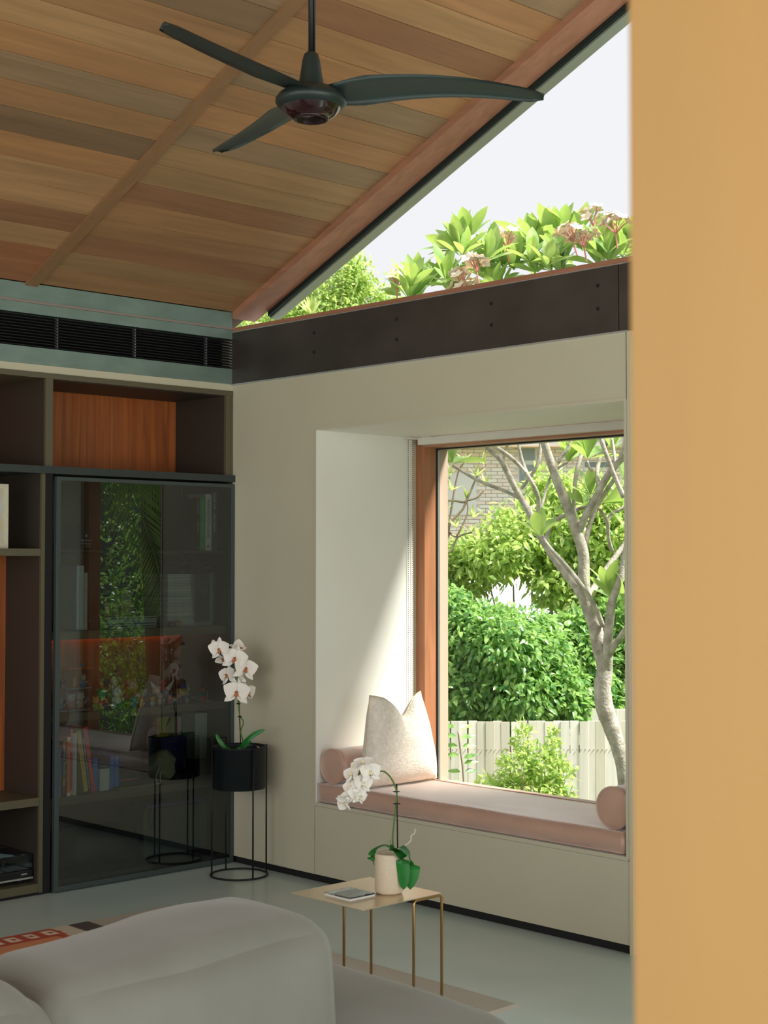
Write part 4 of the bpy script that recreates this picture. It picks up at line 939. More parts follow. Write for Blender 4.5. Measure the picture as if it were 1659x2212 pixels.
# --- little toys: round bodied animals and blocky robots
def sph(bm, c, r, s=(1, 1, 1), sub=2): bmesh.ops.create_icosphere(bm, subdivisions=sub, radius=r, matrix=Matrix.Translation(c)@Matrix.Diagonal((*s, 1)))
def toy(px, py, h, cb, ch_, label, kind=0, x=-0.10, zs=None, cat='toy'):
    y, z = yz(px, py, x); zz_ = z3 if zs is None else zs
    t = empty('toy_figure', (x, y, zz_), label, cat, 'small toy figures on the glazed shelf'); k = h
    a, c = flat(cb, 0.4), flat(ch_, 0.4)
    if kind == 0:   # seated animal
        bm = bmesh.new(); sph(bm, (0, 0, 0.30*k), 0.26*k, (0.9, 1, 1.1)); [sph(bm, (0.08*k, s*0.16*k, 0.07*k), 0.10*k, (1.3, 0.9, 0.7)) for s in (-1, 1)]; from_bm('body', bm, a, t, True)
        bm = bmesh.new(); sph(bm, (0.03*k, 0, 0.72*k), 0.25*k); [sph(bm, (0, s*0.17*k, 0.93*k), 0.08*k, (0.6, 0.7, 1.2), 1) for s in (-1, 1)]; sph(bm, (0.25*k, 0, 0.67*k), 0.07*k, sub=1); from_bm('head', bm, c, t, True)
        bm = bmesh.new(); [sph(bm, (0.15*k, s*0.26*k, 0.40*k), 0.08*k, (1, 0.8, 1.6), 1) for s in (-1, 1)]; from_bm('paws', bm, c, t, True)
        bm = bmesh.new(); [sph(bm, (0.265*k, s*0.09*k, 0.76*k), 0.028*k, sub=1) for s in (-1, 1)]; from_bm('eyes', bm, flat('111111', 0.2), t, True)
    elif kind == 1:  # bird with open wings
        bm = bmesh.new(); sph(bm, (0, 0, 0.45*k), 0.24*k, (0.9, 0.9, 1.3)); from_bm('body', bm, a, t, True)
        bm = bmesh.new(); sph(bm, (0.06*k, 0, 0.84*k), 0.15*k); from_bm('head', bm, a, t, True)
        bm = bmesh.new(); bmesh.ops.create_cone(bm, segments=6, cap_ends=True, radius1=0.05*k, radius2=0, depth=0.14*k, matrix=Matrix.Translation((0.24*k, 0, 0.83*k))@Matrix.Rotation(PI/2, 4, 'Y')); from_bm('beak', bm, flat('d88a30'), t)
        for s in (-1, 1):
            bm = bmesh.new(); vs = [(0, s*0.18*k, 0.62*k), (0, s*0.62*k, 0.95*k), (-0.02*k, s*0.50*k, 0.62*k), (-0.02*k, s*0.22*k, 0.36*k)]
            vv_ = [bm.verts.new((x_+o_, y_, z_)) for o_ in (-0.015*k, 0.015*k) for x_, y_, z_ in vs]
            for f in ((0, 1, 2, 3), (7, 6, 5, 4), (0, 4, 5, 1), (1, 5, 6, 2), (2, 6, 7, 3), (3, 7, 4, 0)): bm.faces.new([vv_[i] for i in f])
            from_bm('wing', bm, c, t)
        bm = bmesh.new(); [tube(bm, [(0, s*0.08*k, 0.2*k), (0.03*k, s*0.09*k, 0)], 0.025*k, 6) for s in (-1, 1)]; from_bm('legs', bm, flat('d88a30'), t)
    elif kind == 2:  # blocky robot
        for nm, p, q, m_ in (('leg', (-.12, -.22, 0), (.12, -.04, .36), c), ('leg', (-.12, .04, 0), (.12, .22, .36), c), ('torso', (-.16, -.26, .36), (.16, .26, .72), a), ('head', (-.12, -.14, .74), (.12, .14, .96), c), ('arm', (-.09, -.38, .34), (.09, -.27, .72), a), ('arm', (-.09, .27, .34), (.09, .38, .72), a)):
            box(nm, [v*k for v in p], [v*k for v in q], m_, t, 0.02*k)
        bm = bmesh.new(); tube(bm, [(0, 0.08*k, .95*k), (0, 0.12*k, 1.15*k)], 0.02*k, 6); from_bm('antenna', bm, c, t)
    elif kind == 3:  # long low four-legged animal
        bm = bmesh.new(); sph(bm, (0, 0, 0.42*k), 0.25*k, (0.8, 2.0, 0.9)); from_bm('body', bm, a, t, True)
        bm = bmesh.new(); sph(bm, (0.06*k, 0.55*k, 0.62*k), 0.20*k, (1, 1.2, 0.9)); from_bm('head', bm, c, t, True)
        bm = bmesh.new(); tube(bm, [(0, -0.4*k, 0.45*k), (0, -0.7*k, 0.55*k), (0, -0.95*k, 0.85*k)], [0.10*k, 0.06*k, 0.02*k], 8); from_bm('tail', bm, a, t, True)
        for sx in (-1, 1):
            for sy in (-1, 1): bm = bmesh.new(); tube(bm, [(sx*0.12*k, sy*0.3*k, 0.35*k), (sx*0.13*k, sy*0.32*k, 0)], 0.06*k, 8); from_bm('leg', bm, c, t, True)
    elif kind == 4:  # ball on a stand
        bm = bmesh.new(); lathe(bm, [(0, 0), (0.28*k, 0), (0.26*k, 0.03*k), (0.03*k, 0.06*k), (0.025*k, 0.62*k)], 20); from_bm('stand', bm, c, t, True)
        bm = bmesh.new(); sph(bm, (0, 0, 0.8*k), 0.21*k); from_bm('ball', bm, a, t, True)
    return t
zc2 = z3+0.0055; zc3 = z3+0.1105
T_ = [
 (130, 1535, .060, '4c9ab8', '8cc0d0', 'light blue seated toy in the left display case', 0, -.15, zc2), (150, 1535, .080, 'c87a6a', 'd8c8b8', 'pink and cream toy in the left display case', 0, -.16, zc2),
 (173, 1535, .085, 'c8a888', 'd8d0c0', 'cream bunny-eared toy in the right lower display case', 0, -.15, zc2), (188, 1535, .055, '5a6a8c', '8a98b0', 'grey blue small toy in the right lower display case', 0, -.16, zc2),
 (160, 1488, .050, 'd89a58', 'e0a868', 'small orange toy at the left of the top display case', 0, -.16, zc3), (178, 1488, .062, '3c88b0', 'c8c4a0', 'blue toy with cream belly in the top display case', 0, -.15, zc3),
 (176, 1440, .024, '2f7a80', '5aa0a4', 'teal crystal-like toy on top of the display cases', 3, -.16, z3+.2065),
 (135, 1500, .050, '8a6a68', '2a2c38', 'dark round toy on the far left display case', 0, -.16, z3+.105),
 (206, 1536, .070, '3aa858', 'd8b060', 'green toy with a yellow head beside the display cases', 0, -.06, None), (217, 1536, .105, 'c83a30', '2f9a48', 'tall red and green toy in the centre left', 0, -.09, None),
 (228, 1534, .060, '5a4a78', 'c83a3a', 'purple and red toy, right of the tall red and green one', 0, -.07, None), (250, 1534, .115, 'c8cdb8', 'd8d8c8', 'large white long-eared toy', 0, -.08, None),
 (244, 1532, .15, 'd8c4b4', 'c84a38', 'white and red open-winged bird toy behind the white one', 1, -.16, None), (262, 1532, .045, '3a9a3c', '58b848', 'low green toy at the front', 3, -.05, None),
 (272, 1532, .11, 'b04838', 'd88a48', 'brick red bird toy with orange wings', 1, -.15, None), (283, 1530, .13, 'd89a84', 'e0b0a0', 'tall salmon pink toy', 0, -.19, None),
 (288, 1530, .055, '2f8898', '5ab0b8', 'teal seated toy', 0, -.06, None), (297, 1530, .075, 'c87a78', 'd89a98', 'dusty pink toy', 0, -.10, None), (305, 1529, .045, 'd0a83c', 'e0c868', 'small yellow toy at the front', 0, -.05, None),
 (310, 1528, .085, 'c8583c', 'b9c0a0', 'orange and pale green toy', 0, -.12, None), (322, 1528, .065, '2f4c40', '4a6a58', 'dark green toy', 0, -.08, None), (328, 1528, .05, '7aa8b0', 'd0b050', 'pale blue and yellow toy', 0, -.05, None),
 (336, 1527, .090, 'd08c3c', 'd8d0b0', 'amber toy with pale head', 0, -.13, None), (345, 1526, .065, 'b0a48c', 'c0b49c', 'beige toy', 0, -.07, None), (350, 1526, .12, 'c83a40', 'd8d4c4', 'red bird toy with pale wings raised', 1, -.18, None),
 (356, 1525, .075, '4a5878', '6a7898', 'slate blue toy', 0, -.11, None), (366, 1524, .050, 'a04a58', 'c08a90', 'maroon small toy', 0, -.07, None), (374, 1524, .060, 'b07858', 'b88868', 'brown toy with a tail', 3, -.10, None),
 (381, 1522, .070, '1c2c6c', '24408a', 'navy robot toy', 2, -.14, None), (392, 1521, .100, 'a89a50', '2a3c80', 'yellow and blue blocky robot toy', 2, -.12, None), (376, 1523, .032, '1c2c5c', 'd0d0d0', 'tiny navy and white toy', 0, -.05, None),
 (404, 1521, .075, '26406c', 'b0b4b8', 'blue and silver robot toy', 2, -.14, None), (403, 1521, .030, 'a06a58', 'c0a090', 'tiny brown toy at the front', 0, -.05, None), (418, 1519, .055, '1e4c58', '1e5a68', 'long teal animal toy', 3, -.10, None),
 (431, 1518, .060, '1e5a68', '26486c', 'dark teal animal toy', 3, -.12, None), (438, 1518, .070, '1e4a3c', 'c8502c', 'green and orange blocky robot toy', 2, -.10, None), (448, 1517, .095, '1c2458', 'a0a4a8', 'blue glass ball on a clear stand', 4, -.08, None)]
for i_, (px, py, h, a_, b_2, lab, kd, x, zs) in enumerate(T_): toy(px, py, h, a_, b_2, lab+(' on the toy shelf' if len(lab.split()) < 8 else ''), kd, x, zs)
# --- bottom compartment: dark bag and grey box
(y0, _), (y1, _) = yz(310, 1860, -0.2), yz(455, 1860, -0.2)
gb = box('storage_box', (-0.40, y0, 0.046), (-0.20, y1-0.0, 0.285), flat('3a4442'), None, 0.004); tag(gb, 'big grey storage box in the bottom of the glazed cabinet', 'box')
cbm = tubeo('cable_loop', smooth_path([(-0.185, y0+0.03, 0.29), (-0.185, y0+0.025, 0.22), (-0.185, y0+0.04, 0.19), (-0.185, y0+0.05, 0.23), (-0.185, y0+0.055, 0.285), (-0.185, y0+0.06, 0.30)], 5), 0.003, flat('16181a'), None, 6)
tag(cbm, 'black cable looped over the front of the big grey box', 'cable')
o = box('folded_cloth', (-0.37, y0+0.03, 0.286), (-0.22, y1-0.03, 0.305), flat('3c3a6e', 0.9), None, 0.006); tag(o, 'folded violet cloth on top of the big grey box', 'cloth')
(y0, _), (y1, _) = yz(135, 1880, -0.25), yz(290, 1880, -0.25)
db = soft_block('dark_duffel_bag', (0.20, y1-y0, 0.17), 0.06, flat('16181a', 0.6), None, n=8, bulge=0.01, wob=0.02, seed=5, loc=(-0.26, (y0+y1)/2, 0.142)); tag(db, 'dark bag slumped in the bottom of the glazed cabinet', 'bag')

# ================================================================== OUTSIDE
GZ = -1.9
bm = bmesh.new(); bmesh.ops.create_grid(bm, x_segments=60, y_segments=60, size=40)
for v in bm.verts: v.co.z = GZ+0.05*mnoise.noise(v.co*0.4)
g = from_bm('garden_ground', bm, M['lawn']); tag(g, kind='structure')
o = box('bounce_slab', (8.6, -16, -0.3), (16, 0.0, -0.1), mat('pale_bounce', 'c9c4b8', 0.8, var=0.05)); tag(o, kind='structure')  # unseen pale slabs, added to bounce sunlight up to the ceiling
o = box('bounce_slab', (-2, -16, -0.3), (8.55, -8.6, -0.1), bpy.data.materials['pale_bounce']); tag(o, kind='structure')
o = box('foundation_wall', (-0.6, -0.05, GZ), (8.5, 0.14, -0.205), M['wall']); tag(o, kind='structure')
o = box('wall_outer', (-0.6, 0.0, -0.2), (NX0-0.125, 0.16, 2.70), M['render']); tag(o, kind='structure')
o.location.y = 0.24; 
o = box('wall_back', (-0.02, 0.052, -0.004), (XR, 0.088, 0.034), M['black']); tag(o, kind='structure')
o = box('wall_corner', (-0.46, 0.001, -0.004), (-0.021, 0.158, 2.72), M['wall']); tag(o, kind='structure')
o = box('sun_shade_roof', (2.75, 0.26, 2.75), (8.6, 3.2, 2.9), M['render']); tag(o, kind='structure')  # unseen roof added to keep direct sun off the floor inside

# ---- paling fences
def fence(name, A, D, n, ztop, w, label, seed, rail=True):
    r = random.Random(seed); D = Vector(D).normalized(); Nn = Vector((D.y, -D.x, 0))
    if Nn.dot(CAM-Vector(A)) < 0: Nn = -Nn
    f = empty(name, (A[0], A[1], GZ), label, 'fence'); hgt = ztop-GZ
    az = math.atan2(D.y, D.x); meshes = []
    for k in range(5):
        bm = bmesh.new(); B(bm, (-w/2+0.001*(k % 3), -0.008, 0), (w/2-0.001, 0.008, hgt+r.uniform(-0.012, 0.012)), 0.0)
        me_ = bpy.data.meshes.new('paling'); bm.to_mesh(me_); bm.free(); me_.materials.append(M['fence']); meshes.append(me_)
    for k in range(n):
        o = link('paling', meshes[r.randrange(5)], None, f); p = D*(k*w)+Nn*(0.004*(k % 2)+r.uniform(0, 0.003)); o.location = (p.x, p.y, 0); o.rotation_euler = (r.uniform(-.003, .003), r.uniform(-.004, .004), az)
        t = r.uniform(0.86, 1.06); c = hexc(r.choice(['f6f0e6', 'f0e8dc', 'f8f4ec', 'f2eade', 'eae4d0'])); o.color = (c[0]*t, c[1]*t, c[2]*t, 1)
    for z in (hgt*0.18, hgt-0.26):
        bm = bmesh.new(); p = D*(n*w)-Nn*0.04
        B(bm, (-w/2, -0.02, -0.035), (n*w, 0.02, 0.035)); o = from_bm('rail', bm, M['bark2'], f); o.location = (-Nn.x*0.032, -Nn.y*0.032, z); o.rotation_euler = (0, 0, az)
    bm = bmesh.new()
    for k in range(n):
        for s in (-0.25, 0.25):
            p = D*(k*w+s*w)+Nn*0.016; bmesh.ops.create_cube(bm, size=0.007, matrix=Matrix.Translation((p.x, p.y, hgt-0.26)))
    tag(from_bm('nails', bm, M['bark2'], f), kind='stuff')
    return f
FD = 14.0; fp0 = at(829.5, 1558, FD); ftop = fp0.z
Dr = Vector((RT.x, RT.y, 0)).normalized(); Df = Vector((FW.x, FW.y, 0)).normalized()
fence('paling_fence', fp0-Dr*2.2, Dr, 90, ftop, 0.0795, 'pale weathered timber paling fence seen low through the picture window', 3)
fp2 = at(1150, 1530, 15.5)
fence('paling_fence', fp2, Dr, 26, fp2.z, 0.092, 'shorter stretch of greenish paling fence higher up behind the tree trunk', 4)
corner = fp0-Dr*2.2+Dr*(90*0.0795)
fence('paling_fence', corner+Vector((0.05, -0.03, 0)), Vector((Df.x*-1, Df.y*-1, 0)), 85, ftop+0.25, 0.0795, 'side paling fence of the garden, seen reflected in the glass door', 5)

# ---- leaves
def leaf_mesh(name, L, Wd, m, bend=0.15, fold=0.18, nj=4, tipw=0.55):
    vs = []; fs = []
    for j in range(nj+1):
        t = j/nj; w = Wd/2*math.sin(PI*min(1, t**tipw))**0.8 if 0 < j < nj else Wd*0.03
        z = -bend*L*t*t
        vs += [(-w, L*t, z+fold*w), (0, L*t, z), (w, L*t, z+fold*w)]
    for j in range(nj):
        a = j*3
        for k in (0, 1): fs.append((a+k, a+k+1, a+k+4, a+k+3))
    me_ = bpy.data.meshes.new(name); me_.from_pydata(vs, [], fs); me_.materials.append(m); me_.polygons.foreach_set('use_smooth', [True]*len(fs)); return me_
FL = [leaf_mesh('frangipani_leaf', L, W_, M['frang'], b, f, 7, 1.25) for L, W_, b, f in ((0.265, 0.100, 0.12, 0.25), (0.225, 0.086, 0.05, 0.3), (0.28, 0.092, 0.25, 0.2))]
LEFTOVER = []; LN = [0]
def rosette(parent, P, axis, n, scale, rr, spread=1.0):
    A = Vector(axis).normalized()
    for k in range(n):
        el = math.radians(rr.uniform(15, 75)*spread if k > 2 else rr.uniform(5, 25)); az = k*2.399+rr.uniform(-.3, .3)
        u = A.orthogonal().normalized(); w = A.cross(u)
        d = (A*math.cos(el)+(u*math.cos(az)+w*math.sin(az))*math.sin(el)).normalized()
        X_ = d.cross(A); X_ = X_.normalized() if X_.length > 1e-3 else u; Z_ = X_.cross(d)
        s = scale*rr.uniform(0.75, 1.1); ml_ = FL[rr.randrange(3)]
        R = Matrix((X_, d, Z_)).transposed().to_4x4() @ Matrix.Rotation(rr.uniform(-.5, .5), 4, 'Y'); MM = Matrix.Translation(P+d*0.012) @ R @ Matrix.Diagonal((s, s, s, 1))
        LN[0] += 1
        if LN[0] <= 300: o = link('leaf', ml_, None, parent); o.matrix_local = MM
        else: LEFTOVER.append((ml_, MM))
def flowers(parent, P, axis, rr, n=9, R=0.11):
    """frangipani flower head: pink stalks with white five-petalled flowers"""
    bm = bmesh.new(); bf = bmesh.new(); A = Vector(axis).normalized(); u = A.orthogonal().normalized(); w = A.cross(u)
    tube(bm, [P-A*0.10, P], 0.006, 5)
    for k in range(n):
        el = math.radians(rr.uniform(5, 60)); az = k*2.4
        d = (A*math.cos(el)+(u*math.cos(az)+w*math.sin(az))*math.sin(el)).normalized(); e_ = P+d*R*rr.uniform(0.7, 1.1)
        tube(bm, [P, P.lerp(e_, 0.6)+A*0.01, e_], [0.0035, 0.0025, 0.0022], 4)
        q = d.to_track_quat('Z', 'Y').to_matrix().to_4x4()
        if k % 3 != 2:
            for j in range(5): petal_grid(bf, Matrix.Translation(e_)@q@Matrix.Rotation(j*2*PI/5, 4, 'Z')@Matrix.Rotation(0.5, 4, 'X'), 0.052, 0.042, -0.2, 0.8, 3)
    from_bm('flower_stalks', bm, mat('pink_stalk', 'c9877a', 0.6) if 'pink_stalk' not in bpy.data.materials else bpy.data.materials['pink_stalk'], parent)
    from_bm('blossoms', bf, mat('frangipani_petal', 'f6efe8', 0.6, col2='f4d9a8', scale=14) if 'frangipani_petal' not in bpy.data.materials else bpy.data.materials['frangipani_petal'], parent, True)
# ---- frangipani tree
TD = 10.6; rt_ = random.Random(11)
base = at(1352, 1700, TD); tr = empty('frangipani_tree', (base.x, base.y, GZ), 'grey branching frangipani tree with big leaves close to the picture window', 'tree')
def tp(px, py, dd=0): return at(px, py, TD+dd)-tr.location
px2m = TD/F_PX
br = [
 ([(1356, 2240, 0), (1354, 1900, 0), (1349, 1690, 0), (1338, 1625, 0), (1322, 1575, 0), (1306, 1530, 0), (1301, 1487, 0), (1306, 1443, 0), (1293, 1394, 0), (1284, 1349, 0), (1264, 1295, 0), (1261, 1250, 0), (1260, 1197, 0), (1244, 1143, 0), (1222, 1085, 0), (1204, 1041, 0), (1190, 1000, 0), (1173, 947, 0), (1158, 880, .05), (1150, 800, .1)], [40, 34, 30, 32, 36, 40, 38, 34, 32, 30, 28, 27, 25, 24, 22, 20, 18, 17, 14, 10]),
 ([(1308, 1470, .02), (1312, 1420, -.04), (1315, 1360, -.1), (1322, 1300, -.15), (1336, 1260, -.2), (1347, 1215, -.2), (1360, 1150, -.2), (1372, 1060, -.25)], [26, 24, 20, 18, 16, 15, 14, 12]),
 ([(1310, 1425, 0), (1325, 1400, -.1), (1345, 1368, -.2), (1375, 1330, -.3)], [16, 14, 12, 10]),
 ([(1268, 1295, 0), (1284, 1270, .1), (1310, 1230, .2), (1347, 1179, .3), (1375, 1140, .3)], [18, 16, 14, 12, 10]),
 ([(1251, 1150, 0), (1262, 1120, -.05), (1284, 1081, -.1), (1307, 1036, -.15), (1330, 1005, -.2), (1350, 985, -.25), (1380, 950, -.3)], [16, 16, 15, 16, 14, 13, 11]),
 ([(1240, 1118, .05), (1240, 1085, .1), (1244, 1027, .15), (1255, 985, .2), (1267, 943, .25), (1275, 880, .3)], [11, 10, 10, 10, 9, 7]),
 ([(1259, 1290, 0), (1240, 1260, .1), (1204, 1215, .2), (1164, 1152, .3), (1142, 1103, .35), (1125, 1075, .4), (1106, 1041, .4), (1084, 996, .4), (1066, 978, .4), (1048, 960, .4), (1020, 925, .4)], [22, 20, 18, 17, 17, 15, 14, 13, 12, 11, 8]),
 ([(1302, 1353, -.05), (1285, 1310, -.1), (1258, 1268, -.15), (1225, 1225, -.15), (1195, 1192, -.15), (1170, 1160, -.1)], [11, 11, 11, 10, 9, 8]),
 ([(1120, 1075, .4), (1090, 1060, .42), (1044, 1043, .45), (1010, 1025, .45), (977, 1005, .45)], [8, 8, 8, 7, 6]),
 ([(1160, 1115, .3), (1164, 1085, .25), (1155, 1054, .2), (1133, 1018, .2), (1100, 985, .2), (1061, 958, .2), (1035, 925, .2)], [11, 10, 10, 9, 9, 9, 7]),
 ([(1126, 1056, .42), (1145, 1030, .4), (1164, 996, .4), (1168, 947, .45), (1168, 890, .5)], [8, 8, 8, 8, 6]),
 ([(1141, 1028, .2), (1130, 1000, .3), (1122, 970, .35), (1116, 930, .4)], [8, 7, 7, 6]),
 ([(1086, 1000, .4), (1090, 978, .5), (1101, 948, .5), (1108, 910, .5)], [7, 6, 6, 5]),
 ([(1178, 1175, .25), (1190, 1135, .3), (1213, 1117, .25), (1250, 1100, .1), (1272, 1092, .0), (1276, 1075, 0)], [11, 9, 10, 9, 7, 6]),
 ([(1166, 1110, .3), (1178, 1065, .4), (1192, 1025, .45), (1215, 1005, .45), (1225, 1000, .5)], [7, 6, 6, 6, 5]),
 ([(1348, 1075, -.3), (1330, 1035, -.3), (1313, 990, -.3), (1302, 960, -.3), (1293, 932, -.3), (1285, 890, -.3)], [11, 10, 10, 10, 10, 8]),
 ([(1293, 1050, -.1), (1290, 1020, .0), (1297, 985, .1), (1312, 955, .15), (1326, 930, .2), (1340, 900, .2)], [11, 9, 9, 9, 9, 7]),
 ([(1264, 1180, .05), (1275, 1130, .1), (1295, 1085, .1), (1310, 1060, .05), (1330, 1030, 0)], [12, 11, 11, 10, 9]),
 ([(1322, 1190, .25), (1314, 1160, .2), (1311, 1125, .15), (1293, 1098, .1), (1290, 1090, .1)], [9, 8, 9, 7, 6]),
 ([(1311, 1127, .15), (1322, 1110, .2), (1342, 1099, .2), (1365, 1085, .2)], [8, 8, 8, 6]),
 ([(1205, 1000, 0), (1213, 985, 0), (1226, 970, 0), (1234, 945, 0), (1240, 900, 0)], [9, 8, 8, 7, 6]),
 ([(1280, 1017, -.1), (1272, 1008, -.1), (1269, 995, -.1)], [7, 6, 5]),
 ([(1330, 1005, -.2), (1325, 965, -.1), (1318, 930, 0), (1310, 890, .1)], [7, 6, 6, 5]),
 ([(1340, 990, -.25), (1350, 950, -.3), (1352, 900, -.3)], [10, 8, 7]),
 # upper crown, above the header
 ([(1150, 800, .1), (1130, 700, .1), (1100, 620, .1)], [10, 8, 7]), ([(1150, 800, .1), (1175, 700, 0), (1200, 590, 0)], [9, 8, 8]), ([(1275, 880, .3), (1262, 740, .2), (1210, 570, .1)], [8, 9, 8]),
 ([(1275, 880, .3), (1255, 720, .1), (1235, 590, .1)], [7, 8, 7]), ([(1285, 890, -.3), (1290, 700, -.2), (1300, 560, -.2)], [8, 8, 6]), ([(1340, 900, .2), (1345, 700, .1), (1340, 560, 0)], [7, 7, 6]),
 ([(1020, 925, .4), (960, 780, .4), (905, 640, .4)], [8, 7, 6]), ([(1035, 925, .2), (1030, 760, .2), (1000, 600, .2)], [7, 7, 6]), ([(1108, 910, .5), (1090, 740, .4), (1065, 580, .3)], [6, 7, 6]), ([(1116, 930, .4), (1125, 760, .3), (1115, 640, .2)], [6, 7, 6])]
for pts, ws in br:
    P = [tp(*p) for p in pts]; ts = smooth_path(P, 3); wsI = np.interp(np.linspace(0, 1, len(ts)), np.linspace(0, 1, len(ws)), ws)
    rs = [float(w)*px2m/2*(1+0.06*mnoise.noise(Vector((i*1.7, w, 0)))) for i, w in enumerate(wsI)]
    tubeo('branch' if pts is not br[0][0] else 'trunk', ts, rs, M['bark'], tr, 9)
toc = -FW
ros = [(977, 1002, .45, (-.2, 0, .9), 9, 1.0), (1269, 992, -.1, (0, 0, 1), 9, .9), (1226, 1000, .45, (.1, .1, 1), 9, .95), (1276, 1072, 0, (0, 0, 1), 8, .95), (1263, 1090, 0, (-.4, -.3, .7), 5, .75), (1168, 1160, -.1, (-.1, .1, 1), 8, .95),
       (1302, 1086, .1, (.7, .5, .3), 7, 1.0), (1320, 975, .1, (.2, 0, 1), 7, .7), (1150, 935, .4, (-.8, -.6, .4), 7, .9), (1318, 1290, -.15, (0, 0, 1), 8, 1.0), (1352, 1050, -.2, (0, 0, 1), 6, .8), (1345, 1310, -.2, (.3, .3, .8), 6, .9),
       (898, 622, .4, (0, 0, 1), 8, .95), (868, 640, .4, (-.6, -.5, .5), 5, .8), (930, 620, .35, (.1, .1, 1), 7, .85), (960, 600, .3, (.1, .2, 1), 7, .85), (995, 545, .2, (-.2, -.1, 1), 13, 1.05), (1012, 520, .25, (0, 0, 1), 10, .95), (1060, 545, .2, (.1, .1, 1), 11, 1.0), (1040, 590, .1, (0, 0, 1), 9, .9),
       (1110, 585, .0, (.1, 0, 1), 10, 1.05), (1085, 560, .2, (.2, .2, 1), 9, .9), (1150, 530, .1, (-.2, 0, 1), 11, 1.0), (1202, 535, .05, (0, 0, 1), 13, 1.1), (1215, 510, .1, (.1, 0, 1), 9, .95), (1195, 575, -.1, (0, 0, 1), 8, .85), (1262, 545, .1, (0, .1, 1), 9, .9), (1290, 545, -.1, (.1, 0, 1), 10, .95), (1255, 500, .2, (.2, 0, 1), 8, .8),
       (1340, 540, -.1, (0, 0, 1), 9, .95), (1365, 530, -.1, (0, 0, 1), 8, .9), (1315, 570, -.15, (0, 0, 1), 7, .8), (1160, 590, -.1, (-.2, 0, 1), 7, .8)]
for (x, y, dd, ax, n_, s_) in ros: rosette(tr, tp(x, y, dd), ax, n_, s_, rt_)
rq = random.Random(77)
for k in range(34):
    x = rq.uniform(985, 1400) if k > 6 else rq.uniform(880, 985); top_ = np.interp(x, [880, 960, 1010, 1100, 1200, 1300, 1400], [615, 600, 525, 560, 510, 530, 520]); sill = 690-(x-555)*0.170
    y = rq.uniform(top_, sill+25); rosette(tr, tp(x, y, rq.uniform(-.5, .7)), (rq.uniform(-.4, .4), rq.uniform(-.4, .4), 1), rq.randint(7, 10), rq.uniform(.75, 1.0), rq)
if LEFTOVER:
    vs = []; fs = []
    for ml_, MM in LEFTOVER:
        o_ = len(vs); vs += [tuple(MM @ v.co) for v in ml_.vertices]; fs += [tuple(q+o_ for q in p.vertices) for p in ml_.polygons]
    me_ = bpy.data.meshes.new('leaves'); me_.from_pydata(vs, [], fs); me_.materials.append(M['frang']); tag(link('leaves', me_, None, tr), kind='stuff')
for (x, y, dd) in ((858, 612, .3), (1030, 575, -.6), (998, 606, -.5), (1095, 522, -.3), (1238, 510, -.5), (1262, 522, -.5), (1330, 492, -.5), (1282, 476, -.2), (1010, 628, -.5)): flowers(tr, tp(x, y+14, dd), (rt_.uniform(-.3, .3)-0.1, 0, 1), rt_, 12, 0.13)

# ---- bushes: thousands of real leaves joined into one foliage part
def foliage(parent, blobs, n, L, Wd, m, seed, droop=0.35, name='foliage', shell=0.55, fold=0.2):
    """blobs: (centre, (rx, ry, rz)) in world space, leaves biased to the surface"""
    r = np.random.default_rng(seed); vol = np.array([b[1][0]*b[1][1]*b[1][2] for b in blobs])**(2/3); pick = r.choice(len(blobs), n, p=vol/vol.sum())
    C_ = np.array([list(b[0]) for b in blobs])[pick]; R_ = np.array([list(b[1]) for b in blobs])[pick]
    d = r.normal(size=(n, 3)); d /= np.linalg.norm(d, axis=1)[:, None]; rad = shell+(1-shell)*r.random(n)**0.6+0.10*r.normal(size=n)
    P = C_+d*R_*rad[:, None]
    out = d*R_; out /= np.linalg.norm(out, axis=1)[:, None]
    D = out*0.8+r.normal(size=(n, 3))*0.75; D[:, 2] -= droop; D /= np.linalg.norm(D, axis=1)[:, None]
    N = np.array([0, 0, 1.0])+r.normal(size=(n, 3))*0.6+out*0.5; N -= D*(N*D).sum(1)[:, None]; N /= np.linalg.norm(N, axis=1)[:, None]
    Xv = np.cross(D, N); s = r.uniform(0.65, 1.2, n)[:, None]
    l = L*s; w = Wd*s/2
    v = np.stack([P, P+D*l*0.35-Xv*w+N*w*fold, P+D*l*0.35+Xv*w+N*w*fold, P+D*l*0.72-Xv*w*0.72+N*w*fold*0.6-N*l*0.06, P+D*l*0.72+Xv*w*0.72+N*w*fold*0.6-N*l*0.06, P+D*l-N*l*0.16, P+D*l*0.45], 1)
    base_ = (np.arange(n)*7)[:, None, None]
    f = np.array([[0, 6, 1], [0, 2, 6], [1, 6, 3], [6, 2, 4], [6, 5, 3], [6, 4, 5]])[None]+base_
    v = v.reshape(-1, 3)-np.array(parent.location); f = f.reshape(-1, 3)
    me_ = bpy.data.meshes.new(name); me_.vertices.add(len(v)); me_.vertices.foreach_set('co', v.reshape(-1)); me_.loops.add(len(f)*3); me_.loops.foreach_set('vertex_index', f.reshape(-1).astype(np.int32))
    me_.polygons.add(len(f)); me_.polygons.foreach_set('loop_start', np.arange(0, len(f)*3, 3, dtype=np.int32)); me_.update(calc_edges=True); me_.validate()
    o = link(name, me_, m, parent); tag(o, kind='stuff'); return o
def blob(px, py, d, rpx, rpy, rd=None):
    k = d/F_PX; return (at(px, py, d), ((rpx*k+(rd or rpx*k))/2, (rpx*k+(rd or rpx*k))/2, rpy*k))
